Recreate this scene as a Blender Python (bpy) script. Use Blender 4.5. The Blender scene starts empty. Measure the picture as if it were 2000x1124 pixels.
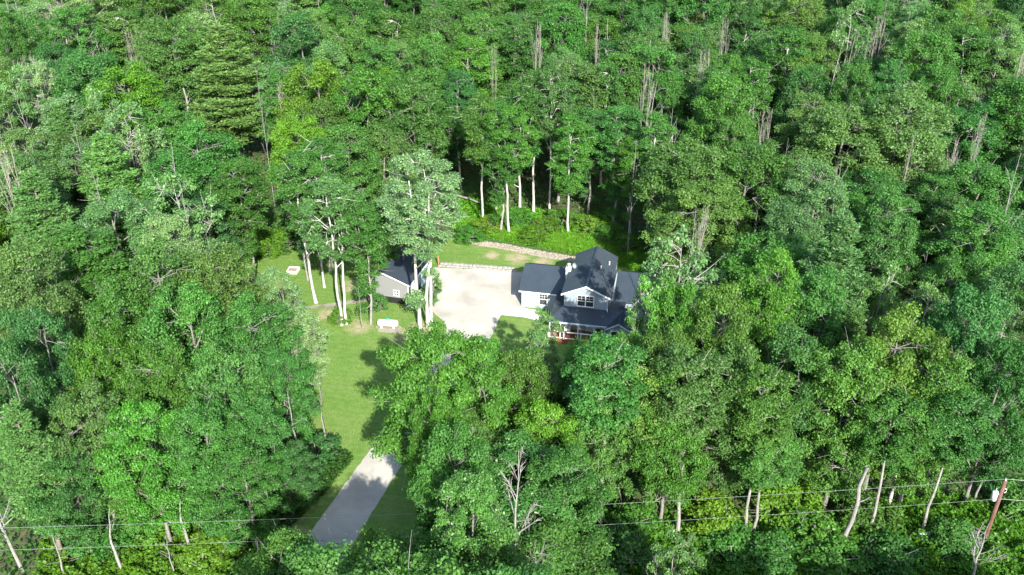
import bpy, bmesh, math, random
import numpy as np
from mathutils import Vector

random.seed(7)
RNG = np.random.default_rng(11)
SC = bpy.context.scene
COL = SC.collection

# ------------------------------------------------------------------ camera, sky, sun, exposure
F_PX, CX, CY, W_PX = 1700.0, 1000.0, 562.0, 2000.0
PITCH, CAM_H = math.radians(29), 48.0
SUN_EL, SUN_AZ = math.radians(33), math.radians(165)      # azimuth clockwise from +Y

cam = bpy.data.cameras.new("camera")
cam.sensor_width = 36
cam.lens = F_PX / W_PX * 36
cam.clip_start, cam.clip_end = 0.5, 2000
cam_o = bpy.data.objects.new("camera", cam)
COL.objects.link(cam_o)
cam_o.location = (0, 0, CAM_H)
cam_o.rotation_euler = (math.pi / 2 - PITCH, 0, 0)
SC.camera = cam_o

world = bpy.data.worlds.new("World")
SC.world = world
world.use_nodes = True
wn = world.node_tree
sky = wn.nodes.new("ShaderNodeTexSky")
sky.sky_type = 'NISHITA'
sky.sun_disc = False
sky.sun_elevation = SUN_EL
sky.sun_rotation = SUN_AZ
bg = wn.nodes["Background"]
bg.inputs[1].default_value = 0.15
wn.links.new(sky.outputs[0], bg.inputs[0])

sun = bpy.data.lights.new("sun", 'SUN')
sun.energy = 4.4
sun.angle = math.radians(0.5)
sun.color = (1.0, 0.95, 0.86)
sun_o = bpy.data.objects.new("sun", sun)
COL.objects.link(sun_o)
LD = Vector((-math.sin(SUN_AZ) * math.cos(SUN_EL), -math.cos(SUN_AZ) * math.cos(SUN_EL), -math.sin(SUN_EL)))
sun_o.rotation_euler = LD.to_track_quat('-Z', 'Y').to_euler()

SC.view_settings.view_transform = 'Standard'
SC.view_settings.look = 'None'
SC.view_settings.gamma = 1
SC.view_settings.use_curve_mapping = False
SC.view_settings.exposure = 1.6
SC.render.engine = 'CYCLES'
SC.cycles.max_bounces = 6
SC.cycles.diffuse_bounces = 3
SC.cycles.glossy_bounces = 2
SC.cycles.transmission_bounces = 3
SC.cycles.use_denoising = True
SC.cycles.denoiser = 'OPENIMAGEDENOISE'
SC.cycles.denoising_input_passes = 'RGB_ALBEDO_NORMAL'
SC.cycles.denoising_prefilter = 'ACCURATE'
SC.cycles.sample_clamp_indirect = 4


def at(px, py, z=0.0):
    """ground point seen at a place of the 2000 x 1124 photograph"""
    a = (px - CX) / F_PX
    b = -(py - CY) / F_PX
    d = (a, math.cos(PITCH) + b * math.sin(PITCH), -math.sin(PITCH) + b * math.cos(PITCH))
    t = (z - CAM_H) / d[2]
    return d[0] * t, d[1] * t


def depth_of(x, y, z):
    return y * math.cos(PITCH) - (z - CAM_H) * math.sin(PITCH)


def px_of(x, y, z):
    dep = depth_of(x, y, z)
    u = y * math.sin(PITCH) + (z - CAM_H) * math.cos(PITCH)
    return CX + F_PX * x / dep, CY - F_PX * u / dep


def sstep(a, b, x):
    t = np.clip((x - a) / (b - a), 0, 1)
    return t * t * (3 - 2 * t)


def gz(x, y):
    r = 0.085 * np.maximum(0, y - 104) * sstep(104, 125, y)
    amp = np.clip(sstep(22, 45, np.abs(x + 4)) + sstep(106, 125, y), 0, 1)
    return r + amp * (0.5 * np.sin(x * 0.11 + 1.3) * np.cos(y * 0.09) + 0.25 * np.sin(x * 0.31 + y * 0.23))


def gzf(x, y):
    return float(gz(np.float64(x), np.float64(y)))


# ------------------------------------------------------------------ tags
def tag(o, label=None, cat=None, group=None, kind=None):
    if label: o["label"] = label
    if cat: o["category"] = cat
    if group: o["group"] = group
    if kind: o["kind"] = kind
    return o


def empty(name, loc, rz=0, label=None, cat=None, group=None):
    o = bpy.data.objects.new(name, None)
    COL.objects.link(o)
    o.location = loc
    o.rotation_euler = (0, 0, rz)
    o.empty_display_size = 0.3
    return tag(o, label, cat, group)


# ------------------------------------------------------------------ materials
def newmat(name):
    m = bpy.data.materials.new(name)
    m.use_nodes = True
    nt = m.node_tree
    return m, nt, nt.nodes["Principled BSDF"]


def N(nt, t, **kw):
    n = nt.nodes.new(t)
    for k, v in kw.items():
        setattr(n, k, v)
    return n


def ramp(nt, fac, stops, interp='LINEAR'):
    r = N(nt, "ShaderNodeValToRGB")
    r.color_ramp.interpolation = interp
    el = r.color_ramp.elements
    while len(el) < len(stops):
        el.new(0.5)
    for e, (p, c) in zip(el, stops):
        e.position = p
        e.color = (*c, 1)
    nt.links.new(fac, r.inputs[0])
    return r.outputs[0]


def noise(nt, vec, scale, detail=4, rough=0.6):
    n = N(nt, "ShaderNodeTexNoise")
    n.inputs["Scale"].default_value = scale
    n.inputs["Detail"].default_value = detail
    n.inputs["Roughness"].default_value = rough
    nt.links.new(vec, n.inputs["Vector"])
    return n.outputs["Fac"]


def mixc(nt, fac, a, b, mode='MIX'):
    m = N(nt, "ShaderNodeMix", data_type='RGBA', blend_type=mode)
    for s, v in ((m.inputs[0], fac), (m.inputs[6], a), (m.inputs[7], b)):
        if isinstance(v, (int, float)):
            s.default_value = v
        elif isinstance(v, tuple):
            s.default_value = (*v, 1)
        else:
            nt.links.new(v, s)
    return m.outputs[2]


def bump(nt, h, p, strength=0.3, dist=0.05):
    b = N(nt, "ShaderNodeBump")
    b.inputs["Strength"].default_value = strength
    b.inputs["Distance"].default_value = dist
    nt.links.new(h, b.inputs["Height"])
    nt.links.new(b.outputs[0], p.inputs["Normal"])


def plain(name, col, rough=0.6, metal=0.0, var=0.12, scale=3.0, spec=0.5):
    m, nt, p = newmat(name)
    tc = N(nt, "ShaderNodeTexCoord")
    n = noise(nt, tc.outputs["Object"], scale, 5)
    lo = tuple(c * (1 - var) for c in col)
    hi = tuple(min(1, c * (1 + var)) for c in col)
    nt.links.new(ramp(nt, n, [(0.3, lo), (0.7, hi)]), p.inputs["Base Color"])
    p.inputs["Roughness"].default_value = rough
    p.inputs["Metallic"].default_value = metal
    p.inputs["Specular IOR Level"].default_value = spec
    return m


def leafmat(name, trans=0.42, pale=None, rough=0.48, hue=(1.0, 1.0, 1.0)):
    """leaf: tint from the object's own colour, small leaf to leaf variation, light through the blade"""
    m, nt, p = newmat(name)
    oi = N(nt, "ShaderNodeObjectInfo")
    at_ = N(nt, "ShaderNodeAttribute", attribute_name="tone")
    br = ramp(nt, at_.outputs["Fac"], [(0.0, (0.62, 0.68, 0.66)), (0.55, (1.0, 1.0, 1.0)), (1.0, (1.32, 1.25, 1.12))])
    c = mixc(nt, 1.0, oi.outputs["Color"], br, 'MULTIPLY')
    if pale:
        g = N(nt, "ShaderNodeNewGeometry")
        c = mixc(nt, g.outputs["Backfacing"], c, pale)
    nt.links.new(c, p.inputs["Base Color"])
    p.inputs["Roughness"].default_value = rough
    p.inputs["Specular IOR Level"].default_value = 0.28
    tr = N(nt, "ShaderNodeBsdfTranslucent")
    tc = mixc(nt, 1.0, c, (1.5, 1.5, 0.45), 'MULTIPLY')
    nt.links.new(tc, tr.inputs[0])
    mx = N(nt, "ShaderNodeMixShader")
    mx.inputs[0].default_value = trans
    nt.links.new(p.outputs[0], mx.inputs[1])
    nt.links.new(tr.outputs[0], mx.inputs[2])
    nt.links.new(mx.outputs[0], nt.nodes["Material Output"].inputs[0])
    return m


def barkmat(name, a, b):
    m, nt, p = newmat(name)
    tc = N(nt, "ShaderNodeTexCoord")
    mp = N(nt, "ShaderNodeMapping")
    mp.inputs["Scale"].default_value = (6, 6, 1.2)
    nt.links.new(tc.outputs["Object"], mp.inputs[0])
    n = noise(nt, mp.outputs[0], 1.6, 6, 0.7)
    nt.links.new(ramp(nt, n, [(0.32, a), (0.62, b)]), p.inputs["Base Color"])
    p.inputs["Roughness"].default_value = 0.9
    bump(nt, n, p, 0.5, 0.04)
    return m


M = {}
M['leaf'] = leafmat('broad_leaf')
M['pale_leaf'] = leafmat('pale_leaf', 0.3, pale=(0.20, 0.345, 0.135), rough=0.4)
M['needle'] = leafmat('pine_needle', 0.18, rough=0.5)
M['bark'] = barkmat('grey_bark', (0.075, 0.07, 0.062), (0.22, 0.21, 0.19))
M['pale_bark'] = barkmat('pale_bark', (0.11, 0.105, 0.093), (0.29, 0.28, 0.255))
M['white_bark'] = barkmat('white_bark', (0.24, 0.23, 0.21), (0.50, 0.485, 0.455))
M['dead'] = barkmat('bleached_wood', (0.11, 0.105, 0.098), (0.275, 0.265, 0.25))
M['dead_dark'] = barkmat('weathered_wood', (0.14, 0.12, 0.10), (0.34, 0.31, 0.28))
M['pinebark'] = barkmat('pine_bark', (0.08, 0.065, 0.05), (0.2, 0.17, 0.14))


def ground_mat():
    m, nt, p = newmat('forest_floor')
    g = N(nt, "ShaderNodeNewGeometry")
    n1 = noise(nt, g.outputs["Position"], 0.16, 6)
    n2 = noise(nt, g.outputs["Position"], 1.7, 6, 0.7)
    a = ramp(nt, n2, [(0.3, (0.018, 0.03, 0.01)), (0.5, (0.05, 0.06, 0.02)), (0.7, (0.13, 0.10, 0.06))])
    b = ramp(nt, n2, [(0.3, (0.02, 0.05, 0.01)), (0.7, (0.05, 0.12, 0.02))])
    f = ramp(nt, n1, [(0.42, (0, 0, 0)), (0.58, (1, 1, 1))])
    nt.links.new(mixc(nt, f, a, b), p.inputs["Base Color"])
    p.inputs["Roughness"].default_value = 0.95
    bump(nt, n2, p, 0.8, 0.15)
    return m


DRY = [(830, 645, 2.6), (800, 655, 2.2), (868, 648, 1.8), (700, 640, 2.0), (640, 615, 1.8), (1010, 505, 2.0),
       (960, 500, 1.4), (690, 560, 2.2), (735, 600, 1.5), (560, 1060, 2.5), (1060, 512, 1.6), (850, 668, 1.2)]


def lawn_mat():
    m, nt, p = newmat('mown_grass')
    g = N(nt, "ShaderNodeNewGeometry")
    pos = g.outputs["Position"]
    n1 = noise(nt, pos, 0.22, 5)
    n2 = noise(nt, pos, 1.1, 6, 0.7)
    n3 = noise(nt, pos, 9.0, 4, 0.7)
    c = ramp(nt, n1, [(0.3, (0.075, 0.18, 0.028)), (0.5, (0.115, 0.222, 0.042)), (0.7, (0.175, 0.235, 0.07))])
    c2 = ramp(nt, n2, [(0.3, (0.075, 0.17, 0.026)), (0.7, (0.19, 0.245, 0.08))])
    c = mixc(nt, 0.6, c, c2)
    fine = ramp(nt, n3, [(0.25, (0.6, 0.6, 0.6)), (0.75, (1.25, 1.25, 1.25))])
    c = mixc(nt, 1.0, c, fine, 'MULTIPLY')
    # mowing lines, faint, in the lawn's own direction
    mp = N(nt, "ShaderNodeMapping")
    mp.inputs["Rotation"].default_value = (0, 0, 0.18)
    nt.links.new(pos, mp.inputs[0])
    wv = N(nt, "ShaderNodeTexWave", bands_direction='Y')
    wv.inputs["Scale"].default_value = 0.42
    wv.inputs["Distortion"].default_value = 2.5
    wv.inputs["Detail"].default_value = 3
    nt.links.new(mp.outputs[0], wv.inputs["Vector"])
    st = ramp(nt, wv.outputs["Fac"], [(0.0, (0.95, 0.955, 0.955)), (1.0, (1.04, 1.03, 1.02))])
    c = mixc(nt, 1.0, c, st, 'MULTIPLY')
    # worn, dry places where the lawn is bare
    tot = None
    for (px, py, r) in DRY:
        x, y = at(px, py)
        d = N(nt, "ShaderNodeVectorMath", operation='DISTANCE')
        nt.links.new(pos, d.inputs[0])
        d.inputs[1].default_value = (x, y, 0)
        mr = N(nt, "ShaderNodeMapRange")
        mr.inputs[1].default_value = r * 0.3
        mr.inputs[2].default_value = r * 1.3
        mr.inputs[3].default_value = 1
        mr.inputs[4].default_value = 0
        nt.links.new(d.outputs["Value"], mr.inputs[0])
        if tot is None:
            tot = mr.outputs[0]
        else:
            mm = N(nt, "ShaderNodeMath", operation='MAXIMUM')
            nt.links.new(tot, mm.inputs[0]); nt.links.new(mr.outputs[0], mm.inputs[1])
            tot = mm.outputs[0]
    mu = N(nt, "ShaderNodeMath", operation='MULTIPLY')
    nt.links.new(tot, mu.inputs[0]); nt.links.new(n2, mu.inputs[1])
    f = ramp(nt, mu.outputs[0], [(0.2, (0, 0, 0)), (0.55, (1, 1, 1))])
    soil = ramp(nt, n3, [(0.3, (0.22, 0.17, 0.10)), (0.7, (0.42, 0.36, 0.25))])
    c = mixc(nt, f, c, soil)
    nt.links.new(c, p.inputs["Base Color"])
    p.inputs["Roughness"].default_value = 0.95
    p.inputs["Specular IOR Level"].default_value = 0.1
    bump(nt, n3, p, 0.6, 0.06)
    return m


def gravel_mat(name, lo, hi, s=14, big=0.35, edge=0.0):
    m, nt, p = newmat(name)
    g = N(nt, "ShaderNodeNewGeometry")
    n1 = noise(nt, g.outputs["Position"], big, 5)
    n2 = noise(nt, g.outputs["Position"], s, 4, 0.8)
    c = ramp(nt, n1, [(0.3, tuple(0.8 * v for v in lo)), (0.7, hi)])
    fine = ramp(nt, n2, [(0.25, (0.9, 0.9, 0.9)), (0.75, (1.06, 1.06, 1.06))])
    nt.links.new(mixc(nt, 1.0, c, fine, 'MULTIPLY'), p.inputs["Base Color"])
    p.inputs["Roughness"].default_value = 0.95
    p.inputs["Specular IOR Level"].default_value = 0.15
    bump(nt, n2, p, 0.5, 0.02)
    return m


M['floor'] = ground_mat()
M['lawn'] = lawn_mat()
M['gravel'] = gravel_mat('pale_gravel', (0.375, 0.355, 0.305), (0.44, 0.42, 0.365))
M['stonebed'] = gravel_mat('grey_stones', (0.21, 0.19, 0.155), (0.32, 0.29, 0.235), 7, 0.8)
M['concrete'] = plain('concrete', (0.62, 0.6, 0.56), 0.85)
M['stone'] = plain('pale_stone', (0.235, 0.228, 0.212), 0.9, var=0.3, scale=5)
M['pebble'] = plain('tan_pebbles', (0.34, 0.305, 0.24), 0.9, var=0.35, scale=6)
M['siding'] = plain('pale_blue_siding', (0.235, 0.285, 0.315), 0.6, var=0.05)
M['shedwall'] = plain('grey_wall_sheet', (0.185, 0.19, 0.19), 0.55, var=0.05)
M['black'] = plain('black_sheet', (0.016, 0.016, 0.018), 0.5)
M['roof'] = plain('charcoal_metal_roof', (0.031, 0.044, 0.056), 0.42, 0.0, 0.12, 0.8)
M['roofshed'] = plain('dark_metal_roof', (0.028, 0.038, 0.05), 0.42, 0.0, 0.12, 0.8)
M['white'] = plain('white_paint', (0.72, 0.72, 0.7), 0.5, var=0.03)
M['bluetrim'] = plain('pale_blue_trim', (0.45, 0.56, 0.63), 0.5, var=0.04)
M['teal'] = plain('teal_plastic', (0.03, 0.42, 0.47), 0.35, var=0.05)
M['tealdoor'] = plain('teal_door', (0.30, 0.48, 0.52), 0.5, var=0.05)
M['deck'] = plain('red_brown_stain', (0.20, 0.065, 0.022), 0.6, var=0.3, scale=2)
M['wood'] = plain('brown_post_wood', (0.24, 0.13, 0.06), 0.8, var=0.25)
M['polewood'] = plain('red_brown_pole_wood', (0.115, 0.058, 0.04), 0.85, var=0.45, scale=2)
M['greymetal'] = plain('grey_metal', (0.42, 0.46, 0.5), 0.45, 0.2, 0.08)
M['wire'] = plain('wire_metal', (0.22, 0.24, 0.235), 0.5, 0.3)
M['glass'] = plain('dark_window_glass', (0.02, 0.028, 0.032), 0.06, 0.0, 0.3, 1.5, 0.8)
M['dirt'] = gravel_mat('bare_dirt', (0.16, 0.11, 0.07), (0.26, 0.19, 0.13), 9, 0.9)


# ------------------------------------------------------------------ mesh builder
class MB:
    def __init__(s):
        s.v, s.f, s.n = [], [], 0

    def add(s, verts, faces):
        s.v.extend([tuple(p) for p in verts])
        s.f.extend([tuple(i + s.n for i in f) for f in faces])
        s.n = len(s.v)

    def box(s, x0, x1, y0, y1, z0, z1):
        s.add([(x0, y0, z0), (x1, y0, z0), (x1, y1, z0), (x0, y1, z0), (x0, y0, z1), (x1, y0, z1), (x1, y1, z1), (x0, y1, z1)],
              [(0, 3, 2, 1), (4, 5, 6, 7), (0, 1, 5, 4), (1, 2, 6, 5), (2, 3, 7, 6), (3, 0, 4, 7)])

    def slab(s, quad, t):
        """plate below (t<0) or above a quad"""
        q = [Vector(p) for p in quad]
        n = (q[1] - q[0]).cross(q[-1] - q[0]).normalized()
        if n.z < 0: n = -n
        k = len(q)
        self_v = [tuple(p) for p in q] + [tuple(p + n * t) for p in q]
        fs = [tuple(range(k)), tuple(range(2 * k - 1, k - 1, -1))]
        fs += [(i, i + k, (i + 1) % k + k, (i + 1) % k) for i in range(k)]
        s.add(self_v, fs)

    def prism(s, poly, vec):
        """a flat polygon drawn out along vec"""
        k = len(poly)
        v = Vector(vec)
        vs = [tuple(p) for p in poly] + [tuple(Vector(p) + v) for p in poly]
        fs = [tuple(range(k)), tuple(range(2 * k - 1, k - 1, -1))]
        fs += [(i, i + k, (i + 1) % k + k, (i + 1) % k) for i in range(k)]
        s.add(vs, fs)

    def bar(s, a, b, w, h=None):
        a, b = Vector(a), Vector(b)
        h = h or w
        d = (b - a).normalized()
        u = d.cross(Vector((0, 0, 1)))
        if u.length < 1e-3: u = Vector((1, 0, 0))
        u.normalize()
        n = u.cross(d)
        vs = []
        for p in (a, b):
            for (i, j) in ((-1, -1), (1, -1), (1, 1), (-1, 1)):
                vs.append(tuple(p + u * (i * w / 2) + n * (j * h / 2)))
        s.add(vs, [(0, 1, 2, 3), (7, 6, 5, 4), (0, 4, 5, 1), (1, 5, 6, 2), (2, 6, 7, 3), (3, 7, 4, 0)])

    def tube(s, pts, rad, k=6):
        v, f = tube_np(np.array(pts, float), np.array(rad, float) if hasattr(rad, '__len__') else np.full(len(pts), rad), k)
        s.add(v.tolist(), [tuple(q) for q in f.tolist()])
        s.f.append(tuple(s.n - len(v) + i for i in range(k))[::-1])
        s.f.append(tuple(s.n - k + i for i in range(k)))

    def lathe(s, prof, axis='Z', k=16, c=(0, 0, 0)):
        vs = []
        for (r, h) in prof:
            for i in range(k):
                a = 2 * math.pi * i / k
                p = (r * math.cos(a), r * math.sin(a), h)
                if axis == 'X': p = (h, p[0], p[1])
                vs.append((p[0] + c[0], p[1] + c[1], p[2] + c[2]))
        fs = [(j * k + i, j * k + (i + 1) % k, (j + 1) * k + (i + 1) % k, (j + 1) * k + i) for j in range(len(prof) - 1) for i in range(k)]
        s.add(vs, fs)
        s.f.append(tuple(s.n - len(vs) + i for i in range(k))[::-1])
        s.f.append(tuple(s.n - k + i for i in range(k)))

    def build(s, name, mat, parent=None, smooth=False, fix=True):
        me = bpy.data.meshes.new(name)
        me.from_pydata(s.v, [], s.f)
        if fix:
            bm = bmesh.new(); bm.from_mesh(me)
            bmesh.ops.recalc_face_normals(bm, faces=bm.faces)
            bm.to_mesh(me); bm.free()
        me.materials.append(mat)
        if smooth: me.polygons.foreach_set("use_smooth", [True] * len(me.polygons))
        o = bpy.data.objects.new(name, me)
        COL.objects.link(o)
        if parent: o.parent = parent
        return o


def obj(name, me, parent=None):
    o = bpy.data.objects.new(name, me)
    COL.objects.link(o)
    if parent: o.parent = parent
    return o


def tube_np(P, R, k):
    n = len(P)
    T = np.gradient(P, axis=0)
    T /= np.linalg.norm(T, axis=1, keepdims=True) + 1e-9
    ref = np.where(np.abs(T[:, 2:3]) > 0.9, np.array([[1.0, 0, 0]]), np.array([[0, 0, 1.0]]))
    ref[:] = ref[0] if abs(T[0, 2]) <= 0.9 else np.array([1.0, 0.02, 0])
    U = np.cross(T, ref); U /= np.linalg.norm(U, axis=1, keepdims=True) + 1e-9
    V = np.cross(T, U)
    a = np.arange(k) * 2 * np.pi / k
    v = P[:, None] + R[:, None, None] * (np.cos(a)[None, :, None] * U[:, None] + np.sin(a)[None, :, None] * V[:, None])
    i = np.arange(k); j = np.arange(n - 1)
    b = j[:, None] * k
    f = np.stack([b + i, b + (i + 1) % k, b + k + (i + 1) % k, b + k + i], -1).reshape(-1, 4)
    return v.reshape(-1, 3), f


class Wood:
    """numpy collector of tubes"""
    def __init__(s): s.V, s.F, s.n = [], [], 0

    def tube(s, P, R, k=6):
        v, f = tube_np(np.asarray(P, float), np.asarray(R, float), k)
        s.V.append(v); s.F.append(f + s.n); s.n += len(v)

    def mesh(s, name, mat):
        return quad_mesh(name, np.concatenate(s.V), np.concatenate(s.F), mat, smooth=True)


def quad_mesh(name, V, Fq, mat, tone=None, smooth=False):
    me = bpy.data.meshes.new(name)
    nf = len(Fq)
    me.vertices.add(len(V))
    me.vertices.foreach_set("co", V.astype(np.float32).ravel())
    me.loops.add(nf * 4)
    me.loops.foreach_set("vertex_index", Fq.astype(np.int32).ravel())
    me.polygons.add(nf)
    me.polygons.foreach_set("loop_start", np.arange(0, nf * 4, 4, dtype=np.int32))
    if smooth: me.polygons.foreach_set("use_smooth", np.ones(nf, bool))
    me.update(calc_edges=True)
    if tone is not None:
        a = me.attributes.new("tone", 'FLOAT', 'FACE')
        a.data.foreach_set("value", tone.astype(np.float32))
    me.materials.append(mat)
    return me


def leaf_arrays(rng, P, Nn, S, asp=0.62, fold=0.16):
    n = len(P)
    Nn = Nn / (np.linalg.norm(Nn, axis=1, keepdims=True) + 1e-9)
    t = np.cross(Nn, rng.normal(size=(n, 3)))
    t /= np.linalg.norm(t, axis=1, keepdims=True) + 1e-9
    b = np.cross(Nn, t)
    S = S[:, None]
    v = np.stack([P - t * S * 0.5, P - b * S * asp * 0.5 + Nn * S * fold, P + t * S * 0.5, P + b * S * asp * 0.5 + Nn * S * fold], 1).reshape(-1, 3)
    f = np.arange(4 * n).reshape(-1, 4)
    return v, f


def unit(rng, n):
    v = rng.normal(size=(n, 3))
    return v / np.linalg.norm(v, axis=1, keepdims=True)


def bez(a, b, c, n=6):
    t = np.linspace(0, 1, n)[:, None]
    return (1 - t) ** 2 * a + 2 * t * (1 - t) * b + t ** 2 * c


# ------------------------------------------------------------------ broadleaf tree
def broadleaf(seed, H=16.0, R=4.5, cb=0.3, ntips=60, clump=1.15, nleaf=22000, ls=0.26, r0=0.22, stems=((0, 0),), lo=0.5,
              flat=0.86, kind='leaf', bark='bark', bare=0.0, low=0, spread=1.0, peak=0.45, gap=1.2):
    rng = np.random.default_rng(seed)
    wood = Wood()
    axes = []
    for (sx, sy) in stems:
        n = 9
        z = np.linspace(0, 0.84 * H, n)
        wob = np.cumsum(rng.normal(0, 0.10, (n, 2)), 0) * (H / 16)
        wob -= wob[0]
        lean = np.array([sx, sy]) * spread
        P = np.column_stack([sx + wob[:, 0] + lean[0] * z / H * 1.5, sy + wob[:, 1] + lean[1] * z / H * 1.5, z])
        P[0, 2] = -0.4
        Rr = r0 * (1 - 0.82 * (z / (0.84 * H))) ** 0.9 + 0.02
        Rr[0] *= 1.35
        wood.tube(P, Rr, 8)
        axes.append((P, Rr))
    # tips inside the envelope
    lob = rng.uniform(0.62, 1.2, 7)
    tips = []
    tries = 0
    while len(tips) < ntips and tries < 8000:
        tries += 1
        t = rng.uniform(0, 1)
        prof = math.sqrt(max(0, 1 - ((t - peak) / (peak if t < peak else 1 - peak)) ** 2 * (0.75 if t < peak else 0.93)))
        a = rng.uniform(0, 2 * math.pi)
        k = a / (2 * math.pi) * 7
        lb = lob[int(k) % 7] * (1 - k % 1) + lob[(int(k) + 1) % 7] * (k % 1)
        rr = R * prof * lb * math.sqrt(rng.uniform(lo ** 2, 1))
        p = np.array([rr * math.cos(a), rr * math.sin(a), H * (cb + (1 - cb) * t) - clump * 0.5 * t])
        if all(np.linalg.norm((p - q) * (1, 1, 1.2)) > clump * gap for q in tips):
            tips.append(p)
    for _ in range(low):
        z = rng.uniform(0.12, cb) * H
        a = rng.uniform(0, 2 * math.pi)
        tips.append(np.array([0.9 * math.cos(a), 0.9 * math.sin(a), z]))
    tips = np.array(tips)
    # limbs: farthest point picks become limbs, the other tips branch off them
    nl = min(len(tips), 9)
    idx = [int(np.argmax(tips[:, 2]))]
    dmin = np.linalg.norm(tips - tips[idx[0]], axis=1)
    for _ in range(nl - 1):
        j = int(np.argmax(dmin)); idx.append(j)
        dmin = np.minimum(dmin, np.linalg.norm(tips - tips[j], axis=1))
    limbs = []
    for j in idx:
        p = tips[j]
        P, Rr = axes[int(rng.integers(len(axes)))]
        hd = np.hypot(p[0], p[1])
        zt = np.clip(p[2] - hd * rng.uniform(0.6, 1.0) - 0.5, 0.2 * H, 0.78 * H)
        a = np.array([np.interp(zt, P[:, 2], P[:, i]) for i in range(3)])
        ra = np.interp(zt, P[:, 2], Rr)
        mid = a * 0.45 + p * 0.55 + np.array([0, 0, -0.10 * hd]) + rng.normal(0, 0.2, 3)
        c = bez(a, mid, p, 7)
        wood.tube(c, np.linspace(ra * 0.62, 0.025, 7), 6)
        limbs.append((c, ra * 0.62))
    LP = np.concatenate([c[1:6] for c, _ in limbs])
    LR = np.concatenate([np.linspace(r, 0.025, 7)[1:6] for _, r in limbs])
    for j, p in enumerate(tips):
        if j in idx: continue
        d = np.linalg.norm(LP - p, axis=1) + np.maximum(0, LP[:, 2] - p[2] + 0.3) * 1.5
        q = int(np.argmin(d))
        a = LP[q]
        mid = (a + p) / 2 + np.array([0, 0, 0.12 * d[q]]) + rng.normal(0, 0.15, 3)
        wood.tube(bez(a, mid, p, 5), np.linspace(min(LR[q] * 0.8, 0.09), 0.015, 5), 5)
        for _ in range(3):
            e = p + rng.normal(0, clump * 0.6, 3)
            wood.tube(bez(mid, (mid + e) / 2 + rng.normal(0, 0.1, 3), e, 4), np.linspace(0.03, 0.008, 4), 4)
    trunk = wood.mesh("trunk", M[bark])
    # leaves
    keep = rng.uniform(size=len(tips)) >= bare
    lt = tips[keep]
    cr = clump * rng.uniform(0.75, 1.3, len(lt))
    w = cr ** 2
    cnt = rng.multinomial(nleaf, w / w.sum())
    ci = np.repeat(np.arange(len(lt)), cnt)
    n = len(ci)
    u = unit(rng, n)
    u[:, 2] = np.where(u[:, 2] < -0.25, -u[:, 2] * 0.6, u[:, 2])
    rad = rng.uniform(0.1, 1, n) ** 0.55 * (1 + 0.18 * rng.normal(size=n))
    off = u * rad[:, None] * cr[ci][:, None]
    # each clump is itself knobbly
    sub = unit(rng, len(lt) * 6).reshape(len(lt), 6, 3) * (cr * 0.55)[:, None, None]
    off = 0.62 * off + sub[ci, rng.integers(0, 6, n)] * 0.85
    off[:, 2] *= flat
    P = lt[ci] + off
    Nn = u * 0.7 + np.array([0, 0, 0.55]) + rng.normal(0, 0.55, (n, 3))
    S = ls * rng.uniform(0.65, 1.35, n)
    tone = np.clip(rng.normal(0.5, 0.2, n) + rng.normal(0, 0.15, len(lt))[ci], 0, 1)
    v, f = leaf_arrays(rng, P, Nn, S)
    crown = quad_mesh("crown", v, f, M[kind], tone)
    return trunk, crown, H, R


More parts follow.
